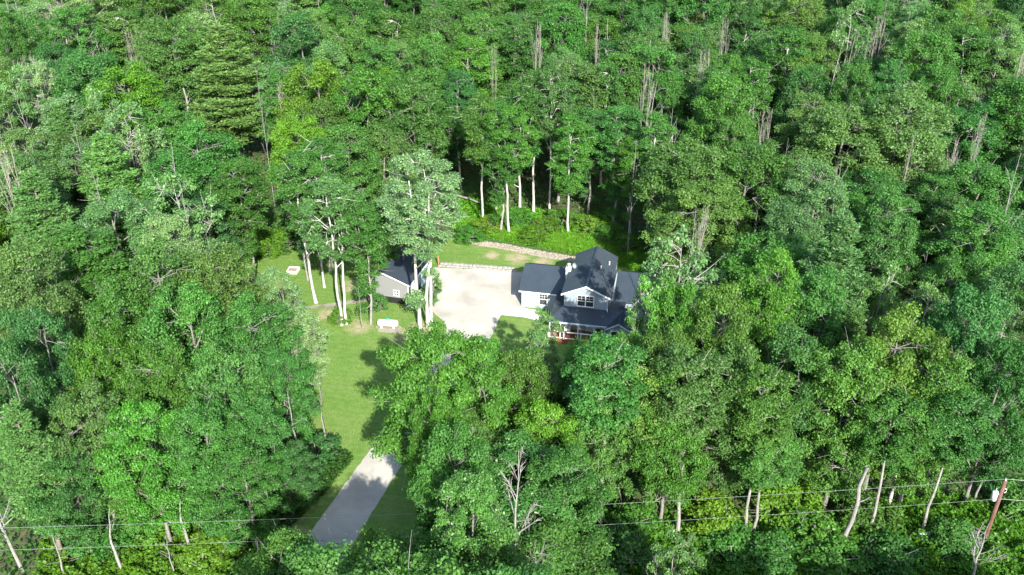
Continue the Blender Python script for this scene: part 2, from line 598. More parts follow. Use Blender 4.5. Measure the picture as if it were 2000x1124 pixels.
def pine(seed, H=19.0, R=4.2, nleaf=24000, cb=0.22):
    rng = np.random.default_rng(seed)
    wood = Wood()
    z = np.linspace(-0.4, H, 10)
    wob = np.cumsum(rng.normal(0, 0.05, (10, 2)), 0)
    P = np.column_stack([wob[:, 0] - wob[0, 0], wob[:, 1] - wob[0, 1], z])
    wood.tube(P, np.linspace(0.27, 0.03, 10), 8)
    pts, ups = [], []
    zz = cb * H
    while zz < H - 0.5:
        t = (zz / H - cb) / (1 - cb)
        prof = R * (1 - t) ** 0.75 * min(1, 0.55 + t * 2.2) + 0.3
        nb = int(rng.integers(4, 7))
        a0 = rng.uniform(0, 6.28)
        for b in range(nb):
            a = a0 + b * 6.283 / nb + rng.normal(0, 0.25)
            L = prof * rng.uniform(0.55, 1.12)
            base = np.array([np.interp(zz, P[:, 2], P[:, 0]), np.interp(zz, P[:, 2], P[:, 1]), zz + rng.normal(0, 0.12)])
            tip = base + np.array([L * math.cos(a), L * math.sin(a), L * rng.uniform(0.05, 0.28) + 0.15])
            mid = (base + tip) / 2 + np.array([0, 0, -0.08 * L])
            c = bez(base, mid, tip, 7)
            wood.tube(c, np.linspace(0.05, 0.012, 7), 4)
            m = max(8, int(L * 24))
            s = rng.uniform(0.25, 1.0, m) ** 0.8
            q = np.array([np.interp(s, np.linspace(0, 1, 7), c[:, i]) for i in range(3)]).T
            side = np.array([-math.sin(a), math.cos(a), 0])
            wdt = 0.36 * L * np.sin(np.clip(s, 0, 0.97) * math.pi) ** 0.6 + 0.12
            q += side * (rng.uniform(-1, 1, m) * wdt)[:, None]
            q[:, 2] += rng.uniform(-0.08, 0.42, m)
            pts.append(q)
        zz += rng.uniform(0.28, 0.75)
    pts = np.concatenate(pts)
    k = max(1, nleaf // len(pts))
    n = len(pts) * k
    c = np.repeat(pts, k, 0)
    d = unit(rng, n); d[:, 2] = np.abs(d[:, 2]) * 0.8
    Pn = c + d * 0.2
    # needles: thin long blades that point away from the tuft
    S = rng.uniform(0.26, 0.46, n)
    side = np.cross(d, unit(rng, n)); side /= np.linalg.norm(side, axis=1, keepdims=True) + 1e-9
    wv = 0.055
    v = np.stack([Pn - d * S[:, None] * 0.5, Pn - side * wv, Pn + d * S[:, None] * 0.5, Pn + side * wv], 1).reshape(-1, 3)
    f = np.arange(4 * n).reshape(-1, 4)
    tone = np.clip(rng.normal(0.5, 0.2, n), 0, 1)
    return wood.mesh("trunk", M['pinebark']), quad_mesh("crown", v, f, M['needle'], tone), H, R


def bare_tree(seed, H=15.0, r0=0.2, nb=10, spread=0.4, up=0.6, sub=4, mat='dead', start=0.35, broken=False, stems=1):
    rng = np.random.default_rng(seed)
    wood = Wood()
    for s_ in range(stems):
        n = 9
        top = H * (0.7 if broken else 1.0)
        z = np.linspace(-0.4, top, n)
        wob = np.cumsum(rng.normal(0, 0.13, (n, 2)), 0); wob -= wob[0]
        ang = rng.uniform(0, 6.28)
        ln = 0.10 * (stems > 1)
        P = np.column_stack([wob[:, 0] + math.cos(ang) * ln * z, wob[:, 1] + math.sin(ang) * ln * z, z])
        Rr = np.linspace(r0, r0 * 0.55 if broken else 0.02, n)
        wood.tube(P, Rr, 7)
        for b in range(nb):
            t = start + (0.95 - start) * (b + rng.uniform(0, 1)) / nb
            zt = t * top
            a = rng.uniform(0, 6.28)
            base = np.array([np.interp(zt, z, P[:, i]) for i in range(3)])
            L = H * spread * (1.05 - t) * rng.uniform(0.6, 1.2) + 0.5
            el = math.radians(rng.normal(25 + 50 * up, 9))
            d = np.array([math.cos(a) * math.cos(el), math.sin(a) * math.cos(el), math.sin(el)])
            tip = base + d * L
            mid = base + d * L * 0.5 + np.array([math.cos(a), math.sin(a), -0.3]) * L * 0.08 + rng.normal(0, 0.06 * L, 3)
            c = bez(base, mid, tip, 6)
            rb = np.interp(zt, z, Rr) * 0.55
            wood.tube(c, np.linspace(rb, 0.012, 6), 5)
            for k in range(sub):
                s = rng.uniform(0.35, 0.95)
                q = np.array([np.interp(s, np.linspace(0, 1, 6), c[:, i]) for i in range(3)])
                dd = d * 0.8 + rng.normal(0, 0.38, 3); dd /= np.linalg.norm(dd)
                e = q + dd * L * rng.uniform(0.2, 0.45)
                wood.tube(bez(q, (q + e) / 2 + rng.normal(0, 0.05, 3), e, 4), np.linspace(rb * 0.4 + 0.008, 0.008, 4), 4)
    return wood.mesh("trunk", M[mat]), None, H, H * spread


VAR = {
    'maple': [broadleaf(s, 15, 4.6, 0.2, 78, 1.25, 58000, 0.21, 0.22, flat=0.88) for s in (1, 2, 3, 4)],
    'oak': [broadleaf(s, 16, 4.2, 0.25, 68, 1.15, 50000, 0.21, 0.2, peak=0.5, flat=0.9) for s in (11, 12, 13)],
    'tall': [broadleaf(s, 18, 3.0, 0.42, 46, 1.05, 32000, 0.205, 0.16, low=l, bark=b, peak=0.5) for s, l, b in ((21, 0, 'white_bark'), (22, 5, 'pale_bark'), (23, 8, 'pale_bark'), (24, 2, 'white_bark'))],
    'pale': [broadleaf(s, 17, 3.9, 0.32, 64, 1.0, 42000, 0.185, 0.18, kind='pale_leaf', bare=0.06) for s in (31, 32, 33)],
    'high': [broadleaf(s, 20, 3.4, 0.56, 48, 1.1, 34000, 0.205, 0.18, bark='white_bark', peak=0.5) for s in (26, 27)],
    'lean': [broadleaf(s, 20, 3.4, 0.63, 40, 1.05, 24000, 0.22, 0.16, bark='pale_bark', peak=0.5) for s in (28,)],
    'spread': [broadleaf(s, 14.5, 6.4, 0.34, 56, 1.5, 62000, 0.215, 0.3, lo=0.3, flat=0.62, gap=1.05, bark='bark', peak=0.4) for s in (105, 106)],
    'pine': [pine(s, nleaf=40000) for s in (41, 42)],
    'sapling': [broadleaf(s, 6, 1.7, 0.12, 26, 0.55, 5200, 0.20, 0.06) for s in (51, 52)],
    'shrub': [broadleaf(s, 2.4, 1.6, 0.05, 26, 0.55, 5200, 0.18, 0.05, peak=0.35) for s in (61, 62)],
    'snag': [bare_tree(s, 15, 0.17, 9, 0.32, 0.5, 4) for s in (71, 72, 73)],
    'fan': [bare_tree(s, 14, 0.12, 9, 0.55, 0.95, 7, 'dead_dark', 0.5, stems=2) for s in (81, 82)],
    'bigsnag': [bare_tree(s, 14, 0.27, 15, 0.42, 0.35, 7, start=0.3) for s in (75, 76)],
    'twin': [broadleaf(110, 16.5, 3.0, 0.52, 50, 0.95, 24000, 0.19, 0.14, stems=((-0.25, 0.0), (0.3, 0.1)), kind='pale_leaf', bark='white_bark', peak=0.5)],
    'pole': [bare_tree(s, 12, 0.15, 4, 0.16, 0.4, 2, 'dead', 0.6) for s in (91, 92)],
    'stub': [bare_tree(95, 11, 0.22, 3, 0.1, 0.4, 1, 'dead', 0.6, broken=True)],
    'wispy': [broadleaf(s, 11, 3.2, 0.3, 50, 0.75, 9500, 0.2, 0.10, kind='pale_leaf', bark='pale_bark', bare=0.2) for s in (35, 36)],
}
NAME = dict(lean='ash_tree', bigsnag='dead_tree', twin='silver_maple_tree', high='ash_tree', spread='maple_tree', maple='maple_tree', oak='oak_tree', tall='ash_tree', pale='silver_maple_tree', pine='pine_tree', sapling='sapling',
            shrub='shrub', snag='dead_tree', fan='dead_tree', pole='dead_tree', stub='dead_tree', wispy='sparse_tree', trio='silver_maple_tree')
CATS = dict(shrub='shrub', sapling='sapling')
VAR['trio'] = [broadleaf(100, 19.5, 4.1, 0.46, 74, 0.95, 48000, 0.19, 0.17, stems=((-0.45, 0.1), (0.4, -0.15), (0.75, 0.4)), kind='pale_leaf', bark='white_bark', low=3, bare=0.05, spread=0.6, peak=0.45)]

TINT = dict(
    mid=(0.074, 0.190, 0.036), green=(0.062, 0.180, 0.036), deep=(0.050, 0.155, 0.036), blue=(0.058, 0.165, 0.044),
    lime=(0.102, 0.222, 0.022), yellow=(0.098, 0.205, 0.036), grey=(0.092, 0.195, 0.060), olive=(0.086, 0.185, 0.043),
    pine=(0.080, 0.172, 0.044), bright=(0.074, 0.208, 0.029), silver=(0.150, 0.265, 0.105))
PLACED = []          # (x, y, crown radius)
_vi = {}


def plant(kind, x, y, h=None, w=None, tint='mid', label=None, group=None, rot=None, lean=None, z=None, var=None):
    vs = VAR[kind]
    i = _vi.get(kind, 0) if var is None else var
    _vi[kind] = _vi.get(kind, 0) + 1
    tr, cr, H, R = vs[i % len(vs)]
    h = h or H
    sz = h / H
    sxy = (w / (2 * R)) if w else sz
    o = empty(NAME[kind], (x, y, gzf(x, y) if z is None else z), random.uniform(0, 6.28) if rot is None else rot, label, CATS.get(kind, 'tree'), group)
    o.scale = (sxy, sxy, sz)
    if lean:
        o.rotation_mode = 'XYZ'
        o.rotation_euler = (lean[1], lean[0], o.rotation_euler[2])
    obj("trunk", tr, o)
    if cr:
        c = obj("crown", cr, o)
        t = TINT[tint] if isinstance(tint, str) else tint
        j = [random.uniform(0.88, 1.13) for _ in range(3)]
        b = random.uniform(0.86, 1.16)
        c.color = (t[0] * j[0] * b, t[1] * b, t[2] * j[2] * b, 1)
    PLACED.append((x, y, sxy * R))
    return o


# ------------------------------------------------------------------ ground sheets
def poly_sheet(name, pix, z, mat, jit=0.12, step=0.6, seed=0, world=False):
    rng = random.Random(seed)
    pts = list(pix) if world else [at(*p) for p in pix]
    out = []
    for (a, b) in zip(pts, pts[1:] + pts[:1]):
        L = math.hypot(b[0] - a[0], b[1] - a[1])
        n = max(1, int(L / step))
        for k in range(n):
            t = k / n
            out.append((a[0] + (b[0] - a[0]) * t + rng.gauss(0, jit), a[1] + (b[1] - a[1]) * t + rng.gauss(0, jit), z))
    bm = bmesh.new()
    bm.faces.new([bm.verts.new(p) for p in out])
    bmesh.ops.recalc_face_normals(bm, faces=bm.faces)
    for f in bm.faces:
        if f.normal.z < 0: f.normal_flip()
    bmesh.ops.triangulate(bm, faces=bm.faces)
    me = bpy.data.meshes.new(name); bm.to_mesh(me); bm.free()
    me.materials.append(mat)
    return tag(obj(name, me), kind='structure')


xs = np.concatenate([np.arange(-460, -120, 20), np.arange(-120, 120, 3.0), np.arange(120, 461, 20)])
ys = np.concatenate([np.arange(-120, 20, 20), np.arange(20, 200, 3.0), np.arange(200, 620, 20)])
GX, GY = np.meshgrid(xs, ys)
V = np.column_stack([GX.ravel(), GY.ravel(), gz(GX, GY).ravel()])
nx = len(xs)
ii = (np.arange(len(ys) - 1)[:, None] * nx + np.arange(nx - 1)[None]).ravel()
tag(obj("forest_floor", quad_mesh("forest_floor", V, np.stack([ii, ii + 1, ii + nx + 1, ii + nx], 1), M['floor'], smooth=True)), kind='structure')

poly_sheet("lawn", [(470, 520), (560, 482), (700, 478), (860, 462), (935, 470), (1000, 480), (1080, 498), (1180, 505), (1290, 540),
                    (1320, 640), (1200, 720), (1010, 740), (960, 800), (900, 880), (850, 950), (800, 1050), (740, 1160), (500, 1160),
                    (550, 1050), (610, 960), (590, 860), (560, 760), (500, 640)], 0.015, M['lawn'], 0.3, 0.8, 1)
poly_sheet("gravel_driveway", [(846, 523), (1000, 530), (1060, 534), (1064, 560), (1022, 604), (978, 617), (962, 652), (942, 692), (905, 745), (860, 810),
                               (778, 920), (737, 984), (688, 1068), (625, 1190), (515, 1190), (587, 1068), (650, 980), (715, 889), (772, 812), (818, 750),
                               (850, 708), (868, 672), (870, 645), (866, 628), (838, 604), (842, 560)], 0.032, M['gravel'], 0.035, 0.5, 2)
poly_sheet("concrete_walkway", [(977, 616), (990, 606), (1012, 602), (1045, 606), (1062, 622), (1055, 628), (1020, 620)], 0.05, M['concrete'], 0.02, 1, 3)
poly_sheet("stone_path", [(895, 467), (925, 469), (985, 477), (1040, 488), (1090, 497), (1130, 504), (1130, 514), (1085, 508), (1035, 499), (975, 487), (920, 478), (900, 473)], 0.03, M['stonebed'], 0.12, 0.4, 4)
poly_sheet("gravel_path", [(596, 598), (640, 594), (700, 585), (740, 582), (740, 588), (700, 592), (645, 601), (600, 604)], 0.03, M['stonebed'], 0.1, 0.4, 5)
poly_sheet("gravel_pad", [(734, 640), (738, 634), (780, 636), (786, 641), (778, 650), (756, 652), (740, 649)], 0.036, M['stonebed'], 0.05, 0.3, 6)
poly_sheet("bare_ground", [(1880, 1030), (1960, 1040), (1975, 1090), (1930, 1105), (1880, 1060)], 0.02, M['dirt'], 0.3, 0.6, 7)

# ------------------------------------------------------------------ house
HA = math.radians(-12)
HO = at(1019.5, 600)
house = empty("house", (HO[0], HO[1], 0), HA, "pale blue house with charcoal metal roofs, front gable, white chimney and porch", "house")


def wallprism(name, poly, vec, mat=M['siding'], parent=None):
    m = MB(); m.prism(poly, vec)
    return m.build(name, mat, parent or house)


def roofplane(name, eL, eR, rR, rL, parent=None, mat=None, ribs=0.23, thick=0.07):
    """a roof slope: metal sheet with standing ribs from eave to ridge"""
    mat = mat or M['roof']
    m = MB(); m.slab([eL, eR, rR, rL], -thick)
    o = m.build(name, mat, parent or house)
    eL, eR, rR, rL = map(Vector, (eL, eR, rR, rL))
    n = (eR - eL).cross(rL - eL).normalized()
    if n.z < 0: n = -n
    k = int((eR - eL).length / ribs)
    r = MB()
    for i in range(k + 1):
        t = min(max(i / k, 0.008), 0.992)
        a = eL.lerp(eR, t) + n * 0.014; b = rL.lerp(rR, t) + n * 0.014
        d = (b - a).normalized(); s = d.cross(n).normalized() * 0.022
        q = [a - s, a + s, b + s, b - s]
        r.slab([p - n * 0.012 for p in q], 0.034)
    ro = r.build("roof_rib", mat, o)
    ro["kind"] = "stuff"
    return o


def window(parent, u, v, z, w, h, lites=2, rows=2, cols=2, facing='front', mat=None):
    """double-hung sashes in a trim frame set proud of the wall (front: towards -v)"""
    mat = mat or M['white']
    t = 0.075
    f = MB()
    f.box(u - w / 2, u + w / 2, v - 0.06, v - 0.002, z + h / 2 - t, z + h / 2)
    f.box(u - w / 2 - 0.02, u + w / 2 + 0.02, v - 0.09, v - 0.002, z - h / 2, z - h / 2 + t)
    f.box(u - w / 2, u - w / 2 + t, v - 0.06, v - 0.002, z - h / 2 + t, z + h / 2 - t)
    f.box(u + w / 2 - t, u + w / 2, v - 0.06, v - 0.002, z - h / 2 + t, z + h / 2 - t)
    o = f.build("window", mat, parent)
    iw = (w - 2 * t) / lites
    for k in range(lites):
        c0 = u - w / 2 + t + k * iw
        p = MB(); p.box(c0 + 0.004, c0 + iw - 0.004, v - 0.022, v - 0.006, z - h / 2 + t + 0.003, z + h / 2 - t - 0.003)
        p.build("pane", M['glass'], o)
        b = MB()
        if k: b.box(c0 - 0.045, c0 + 0.045, v - 0.055, v - 0.024, z - h / 2 + t, z + h / 2 - t)
        b.box(c0 + 0.045 * (k > 0), c0 + iw - 0.045 * (k < lites - 1), v - 0.05, v - 0.024, z - 0.03, z + 0.03)
        for c in range(1, cols):
            x = c0 + iw * c / cols
            b.box(x - 0.012, x + 0.012, v - 0.04, v - 0.024, z + 0.03, z + h / 2 - t)
        for r_ in range(1, rows):
            zz = z + (h / 2 - t) * r_ / rows
            b.box(c0, c0 + iw, v - 0.036, v - 0.0245, zz - 0.012, zz + 0.012)
        b.build("sash_bar", mat, o)
    return o


# left wing
wallprism("wall", [(0, 0, -0.2), (0, 6, -0.2), (0, 6, 2.15), (0, 3, 3.62), (0, 0, 2.15)], (5.2, 0, 0))
roofplane("roof", (-0.3, -0.3, 2.2), (5.16, -0.3, 2.2), (5.16, 3, 3.82), (-0.3, 3, 3.82))
roofplane("roof", (5.16, 6.3, 2.2), (-0.3, 6.3, 2.2), (-0.3, 3.004, 3.82), (5.16, 3.004, 3.82))
m = MB(); m.box(-0.3, 4.0, -0.345, -0.31, 2.04, 2.185); m.build("fascia", M['white'], house)
window(house, 2.35, 0, 1.25, 0.95, 1.5, 1, 2, 3)
m = MB(); m.box(-0.02, 0.09, -0.03, -0.003, -0.2, 2.1); m.build("corner_trim", M['white'], house)

# tall gabled block
U0, U1, VF, VB, ZE, ZP = 5.2, 9.7, -4.2, 4.6, 4.72, 5.86
UM = (U0 + U1) / 2
wallprism("wall", [(U0, VF, -0.2), (U1, VF, -0.2), (U1, VF, ZE - 0.1), (UM, VF, ZP - 0.14), (U0, VF, ZE - 0.1)], (0, VB - VF, 0))
s = (ZP - ZE) / (UM - (U0 - 0.28))
for sg in (-1, 1):
    ue = UM + sg * (UM - U0 + 0.28)
    roofplane("roof", (ue, VF - 0.32, ZE), (ue, 1.6, ZE), (UM, 1.6, ZP), (UM, VF - 0.32, ZP))
    ue2 = UM + sg * (UM - U0 + 0.05)
    roofplane("roof", (ue2, 1.6, ZE - 0.04), (ue2, VB + 0.3, ZE - 0.04), (UM, VB + 0.3, ZP - 0.08), (UM, 1.6, ZP - 0.08))
    m = MB()
    a, b = Vector((ue, VF - 0.345, ZE - 0.07)), Vector((UM, VF - 0.345, ZP - 0.07))
    m.prism([a + Vector((0, 0, 0.075)), b + Vector((0, 0, 0.075)), b - Vector((0, 0, 0.11)), a - Vector((0, 0, 0.11))], (0, 0.022, 0))
    m.build("gable_trim", M['white'], house)
m = MB(); m.bar((UM, VF - 0.3, ZP + 0.02), (UM, VB + 0.28, ZP - 0.04), 0.22, 0.05); m.build("ridge_cap", M['roof'], house)
window(house, UM - 0.05, VF, 3.98, 1.75, 1.32, 2, 2, 2)
for (u, v) in ((UM + 0.9, 0.4), (UM + 1.6, 2.2)):
    zz = ZP - (u - UM) * s
    m = MB(); m.tube([(u, v, zz - 0.1), (u, v, zz + 0.32)], 0.06, 8); m.build("vent_pipe", M['white'], house)
m = MB(); m.lathe([(0.02, 0), (0.2, 0.05), (0.30, 0.14), (0.33, 0.16)], 'Z', 12); d = m.build("satellite_dish", M['greymetal'], house, True)
d.location = (U0 + 0.25, 0.9, ZE + 0.45); d.rotation_euler = (0.9, 0.3, 0.6)
m = MB(); m.bar((0, 0, -0.4), (0, 0, 0.02), 0.05); m.build("bracket", M['greymetal'], d)
# chimney
m = MB(); m.box(4.66, 5.19, 0.3, 1.0, 2.6, 5.05); ch = m.build("chimney", M['white'], house)
m = MB(); m.box(4.60, 5.25, 0.24, 1.06, 5.05, 5.13); m.tube([(4.92, 0.65, 5.13), (4.92, 0.65, 5.45)], 0.14, 10); m.lathe([(0.2, 5.47), (0.22, 5.5), (0.03, 5.62)], 'Z', 10, (4.92, 0.65, 0)); m.build("chimney_cap", M['greymetal'], ch)

# right wing
wallprism("wall", [(13.6, -0.2, -0.2), (13.6, 6, -0.2), (13.6, 6, 2.3), (13.6, 3, 3.8), (13.6, -0.2, 2.2)], (-3.88, 0, 0))
roofplane("roof", (U1 + 0.3, -0.6, 2.2), (13.9, -0.6, 2.2), (13.9, 3, 3.98), (U1 + 0.3, 3, 3.98))
roofplane("roof", (13.9, 6.3, 2.3), (9.74, 6.3, 2.3), (9.74, 3.004, 3.98), (13.9, 3.004, 3.98))
m = MB()
m.prism([(13.905, -0.6, 2.24), (13.905, 3, 4.02), (13.905, 3, 3.82), (13.905, -0.6, 2.04)], (0.03, 0, 0))
m.prism([(13.905, 6.3, 2.34), (13.905, 3.02, 4.02), (13.905, 3.02, 3.82), (13.905, 6.3, 2.14)], (0.03, 0, 0))
m.build("gable_trim", M['white'], house)
m = MB(); m.tube([(13.8, -0.62, 2.1), (13.8, -0.5, 1.9), (13.8, -0.35, 0.0)], 0.05, 8); m.build("downspout", M['white'], house)

# porch roof: front slope, left slope, hips
PV, PL, PR, PZ0, PZ1 = -6.25, 3.95, 11.1, 2.48, 3.18
roofplane("porch_roof", (PL + 0.02, PV, PZ0), (PR, PV, PZ0), (PR, VF - 0.012, PZ1), (U0 - 0.02, VF - 0.012, PZ1))
roofplane("porch_roof", (PL, -0.02, PZ0), (PL, PV + 0.02, PZ0), (U0 - 0.012, VF, PZ1), (U0 - 0.012, -0.02, PZ1))
m = MB(); m.bar((PL, PV, PZ0 + 0.02), (U0, VF, PZ1 + 0.03), 0.14, 0.05); m.build("ridge_cap", M['roof'], house)
m = MB(); m.box(PL + 0.1, 9.9, PV + 0.08, PV + 0.2, PZ0 - 0.28, PZ0 - 0.09); m.build("porch_beam", M['bluetrim'], house)
m = MB(); m.box(PL, 9.9, PV - 0.07, PV - 0.004, PZ0 - 0.1, PZ0 - 0.005); m.build("gutter", M['bluetrim'], house)
for u in (4.1, 5.2, 7.0, 8.6, 9.7):
    m = MB(); m.box(u - 0.06, u + 0.06, PV + 0.085, PV + 0.195, 0.45, PZ0 - 0.28); m.build("porch_post", M['bluetrim'], house)
# deck
m = MB()
m.box(PL, 9.95, PV - 0.18, PV - 0.13, 0.06, 0.44); m.box(PL, PL + 0.05, PV - 0.12, -0.1, 0.06, 0.44)
dk = m.build("deck", M['deck'], house)
y = PV - 0.16
while y < VF - 0.02:
    b = MB(); b.box(PL - 0.02, 9.96, y, y + 0.135, 0.442, 0.48); b.build("deck_board", M['deck'], dk)
    y += 0.145
x = PL
b = None
while x < U0 - 0.1:
    b = MB(); b.box(x, x + 0.135, VF + 0.02, -0.03, 0.442, 0.48); b.build("deck_board", M['deck'], dk)
    x += 0.145
rail = MB(); rail.box(PL, 9.95, PV - 0.16, PV - 0.04, 1.34, 1.42)
rl = rail.build("railing", M['white'], house)
m = MB(); m.box(PL, 9.95, PV - 0.13, PV - 0.07, 0.60, 0.68); m.build("bottom_rail", M['white'], rl)
for u in (4.0, 5.6, 7.35, 8.95, 9.85):
    m = MB(); m.box(u - 0.055, u + 0.055, PV - 0.155, PV - 0.045, 0.48, 1.5); m.build("rail_post", M['bluetrim'], rl)
# door and windows under the porch
m = MB(); m.box(7.55, 8.5, VF - 0.07, VF - 0.003, 0.48, 2.52); dr = m.build("door", M['bluetrim'], house)
m = MB(); m.box(7.68, 8.37, VF - 0.082, VF - 0.072, 1.3, 2.35); m.build("pane", M['glass'], dr)
m = MB(); m.bar((8.40, VF - 0.11, 1.42), (8.40, VF - 0.11, 1.56), 0.03); m.build("handle", M['greymetal'], dr)
window(house, 6.3, VF, 1.62, 1.5, 1.35, 2, 2, 2)
window(house, 9.15, VF, 1.62, 0.8, 1.35, 1, 2, 2)
# small gabled bay at the porch end
B0, B1, BV = 10.0, 12.1, -6.3
wallprism("bay", [(B0, BV, -0.2), (B1, BV, -0.2), (B1, BV, 2.35), ((B0 + B1) / 2, BV, 2.98), (B0, BV, 2.35)], (0, 2.09, 0))
for sg in (-1, 1):
    um = (B0 + B1) / 2
    ue = um + sg * 1.3
    roofplane("bay_roof", (ue, BV - 0.3, 2.36), (ue, VF + 1.2, 2.36), (um, VF + 1.2, 3.12), (um, BV - 0.3, 3.12))
    m = MB()
    m.prism([(ue, BV - 0.33, 2.40), (um, BV - 0.33, 3.16), (um, BV - 0.33, 2.99), (ue, BV - 0.33, 2.23)], (0, 0.025, 0))
    m.build("gable_trim", M['bluetrim'], house)
window(house, 10.75, BV, 1.35, 0.95, 1.55, 1, 1, 1, mat=M['bluetrim'])
wallprism("wall", [(U1 + 0.002, VF + 0.004, -0.2), (U1 + 0.002, -0.21, -0.2), (U1 + 0.002, -0.21, 2.12), (U1 + 0.002, VF + 0.004, 3.06)], (1.3, 0, 0))
roofplane("porch_roof", (U1 + 0.01, -0.35, 2.20), (11.3, -0.35, 2.20), (11.3, VF + 0.01, 3.17), (U1 + 0.01, VF + 0.01, 3.17))
m = MB(); m.tube([(9.62, VF - 0.06, 4.66), (9.62, VF - 0.05, 3.3), (9.72, VF - 0.3, 3.16)], 0.045, 8); m.build("downspout", M['bluetrim'], house)


def hw(u, v, z=0.0):
    c, s_ = math.cos(HA), math.sin(HA)
    return (HO[0] + u * c - v * s_, HO[1] + u * s_ + v * c, z)


def chair(u, v, mat, label, rz):
    t = empty("rocking_chair", hw(u, v, 0.48), HA + rz, label, "chair", "rocking chairs on the porch")
    m = MB(); m.box(-0.27, 0.27, -0.26, 0.24, 0.40, 0.44); m.build("seat", mat, t)
    m = MB()
    for k in range(5): m.bar((-0.22 + k * 0.11, 0.23, 0.46), (-0.22 + k * 0.11, 0.40, 1.12), 0.05, 0.02)
    m.bar((-0.28, 0.4, 1.14), (0.28, 0.4, 1.14), 0.06)
    m.build("backrest", mat, t)
    for sx in (-1, 1):
        m = MB(); m.bar((sx * 0.30, -0.28, 0.66), (sx * 0.30, 0.28, 0.66), 0.07, 0.03); m.build("armrest", mat, t)
        m = MB(); m.tube([(sx * 0.26, -0.45, 0.12), (sx * 0.26, -0.15, 0.03), (sx * 0.26, 0.2, 0.03), (sx * 0.26, 0.55, 0.14)], 0.022, 6); m.build("rocker", mat, t)
        for y_ in (-0.23, 0.2):
            m = MB(); m.bar((sx * 0.27, y_, 0.04), (sx * 0.27, y_, 0.66 if y_ < 0 else 0.5), 0.045); m.build("leg", mat, t)


chair(5.75, -5.0, M['white'], "white rocking chair near the left post of the front porch", 0.15)
chair(8.75, -5.0, M['white'], "white rocking chair beside the porch door, right of the other chair", -0.2)
t = empty("potted_plant", hw(9.0, PV - 0.1, 1.42), HA, "dark leafy potted plant standing on the porch railing", "plant")
m = MB(); m.lathe([(0.10, 0), (0.15, 0.22), (0.16, 0.24)], 'Z', 12); m.build("pot", M['wood'], t)
rng = np.random.default_rng(5)
v_, f_ = leaf_arrays(rng, unit(rng, 500) * rng.uniform(0.1, 0.33, 500)[:, None] + np.array([0, 0, 0.42]), unit(rng, 500) + np.array([0, 0, 0.5]), rng.uniform(0.08, 0.16, 500))
c_ = obj("foliage", quad_mesh("foliage", v_, f_, M['leaf'], rng.uniform(0, 1, 500)), t); c_.color = (0.015, 0.045, 0.018, 1)

# ------------------------------------------------------------------ shed
SO = at(798.4, 596.5)
SA = math.radians(-15)
shed = empty("shed", (SO[0], SO[1], 0), SA, "grey metal shed with dark ribbed roof and black base, behind pale trunks", "shed")
SW, SL, SZ, SP = 4.1, 7.0, 2.62, 3.75
UPK = -3.0
m = MB(); m.prism([(-SW, 0, 0.75), (0, 0, 0.75), (0, 0, SZ), (UPK, 0, SP), (-SW, 0, SZ + 0.35)], (0, SL, 0)); m.build("wall", M['shedwall'], shed)
m = MB(); m.box(-SW - 0.004, 0.004, -0.004, SL + 0.004, -0.2, 0.748); m.build("base_panel", M['black'], shed)
roofplane("roof", (0.3, -0.22, SZ - 0.06), (0.3, SL + 0.2, SZ - 0.06), (UPK, SL + 0.2, SP + 0.08), (UPK, -0.22, SP + 0.08), shed, M['roofshed'])
roofplane("roof", (-SW - 0.3, -0.22, SZ + 0.18), (-SW - 0.3, SL + 0.2, SZ + 0.18), (UPK, SL + 0.2, SP + 0.08), (UPK, -0.22, SP + 0.08), shed, M['roofshed'])
m = MB()
m.prism([(0.3, -0.25, SZ - 0.03), (UPK, -0.25, SP + 0.1), (UPK, -0.25, SP - 0.04), (0.3, -0.25, SZ - 0.18)], (0, 0.025, 0))
m.build("gable_trim", M['white'], shed)
window(shed, -1.35, 0, 1.35, 0.68, 0.68, 2, 1, 1)
m = MB(); m.tube([(0.05, -0.08, SZ - 0.2), (0.05, -0.07, 0.35), (0.1, -0.2, 0.15), (-0.1, -0.75, 0.05)], 0.055, 8); m.build("downspout", M['white'], shed)
m = MB(); m.box(0.32, 0.42, -0.2, SL + 0.15, SZ - 0.16, SZ - 0.06); m.build("gutter", M['white'], shed)
for k, (a, b) in enumerate(((0.5, 3.0), (3.9, 6.4))):
    m = MB(); m.box(0.006, 0.05, a, b, 0.0, 2.1); d = m.build("overhead_door", M['white'] if k == 0 else M['tealdoor'], shed)
    for q in range(1, 4):
        g = MB(); g.box(0.051, 0.06, a + 0.05, b - 0.05, q * 0.52 - 0.02, q * 0.52 + 0.02); g.build("door_batten", M['greymetal'], d)

# ------------------------------------------------------------------ propane tank
x, y = at(758, 640)
tk = empty("propane_tank", (x, y, 0.036), math.radians(-6), "white propane tank with teal lid lying on a gravel pad", "propane tank")
prof = [(0.02, -1.12)] + [(0.36 * math.cos(a), -0.84 - 0.28 * math.sin(a)) for a in np.linspace(1.4, 0, 7)] + [(0.36 * math.cos(a), 0.84 + 0.28 * math.sin(a)) for a in np.linspace(0, 1.4, 7)] + [(0.02, 1.12)]
m = MB(); m.lathe(prof, 'X', 20, (0, 0, 0.52)); m.build("tank_body", M['white'], tk, True)
m = MB(); m.lathe([(0.15, 0.85), (0.17, 0.9), (0.16, 1.0), (0.10, 1.07), (0.02, 1.09)], 'Z', 16); m.build("lid", M['teal'], tk, True)
m = MB(); m.box(-0.1, 0.1, -0.375, -0.345, 0.58, 0.66); m.build("label_plate", M['teal'], tk)
for sx in (-0.65, 0.65):
    m = MB(); m.box(sx - 0.08, sx + 0.08, -0.28, 0.28, 0.0, 0.24); m.build("foot", M['concrete'], tk)

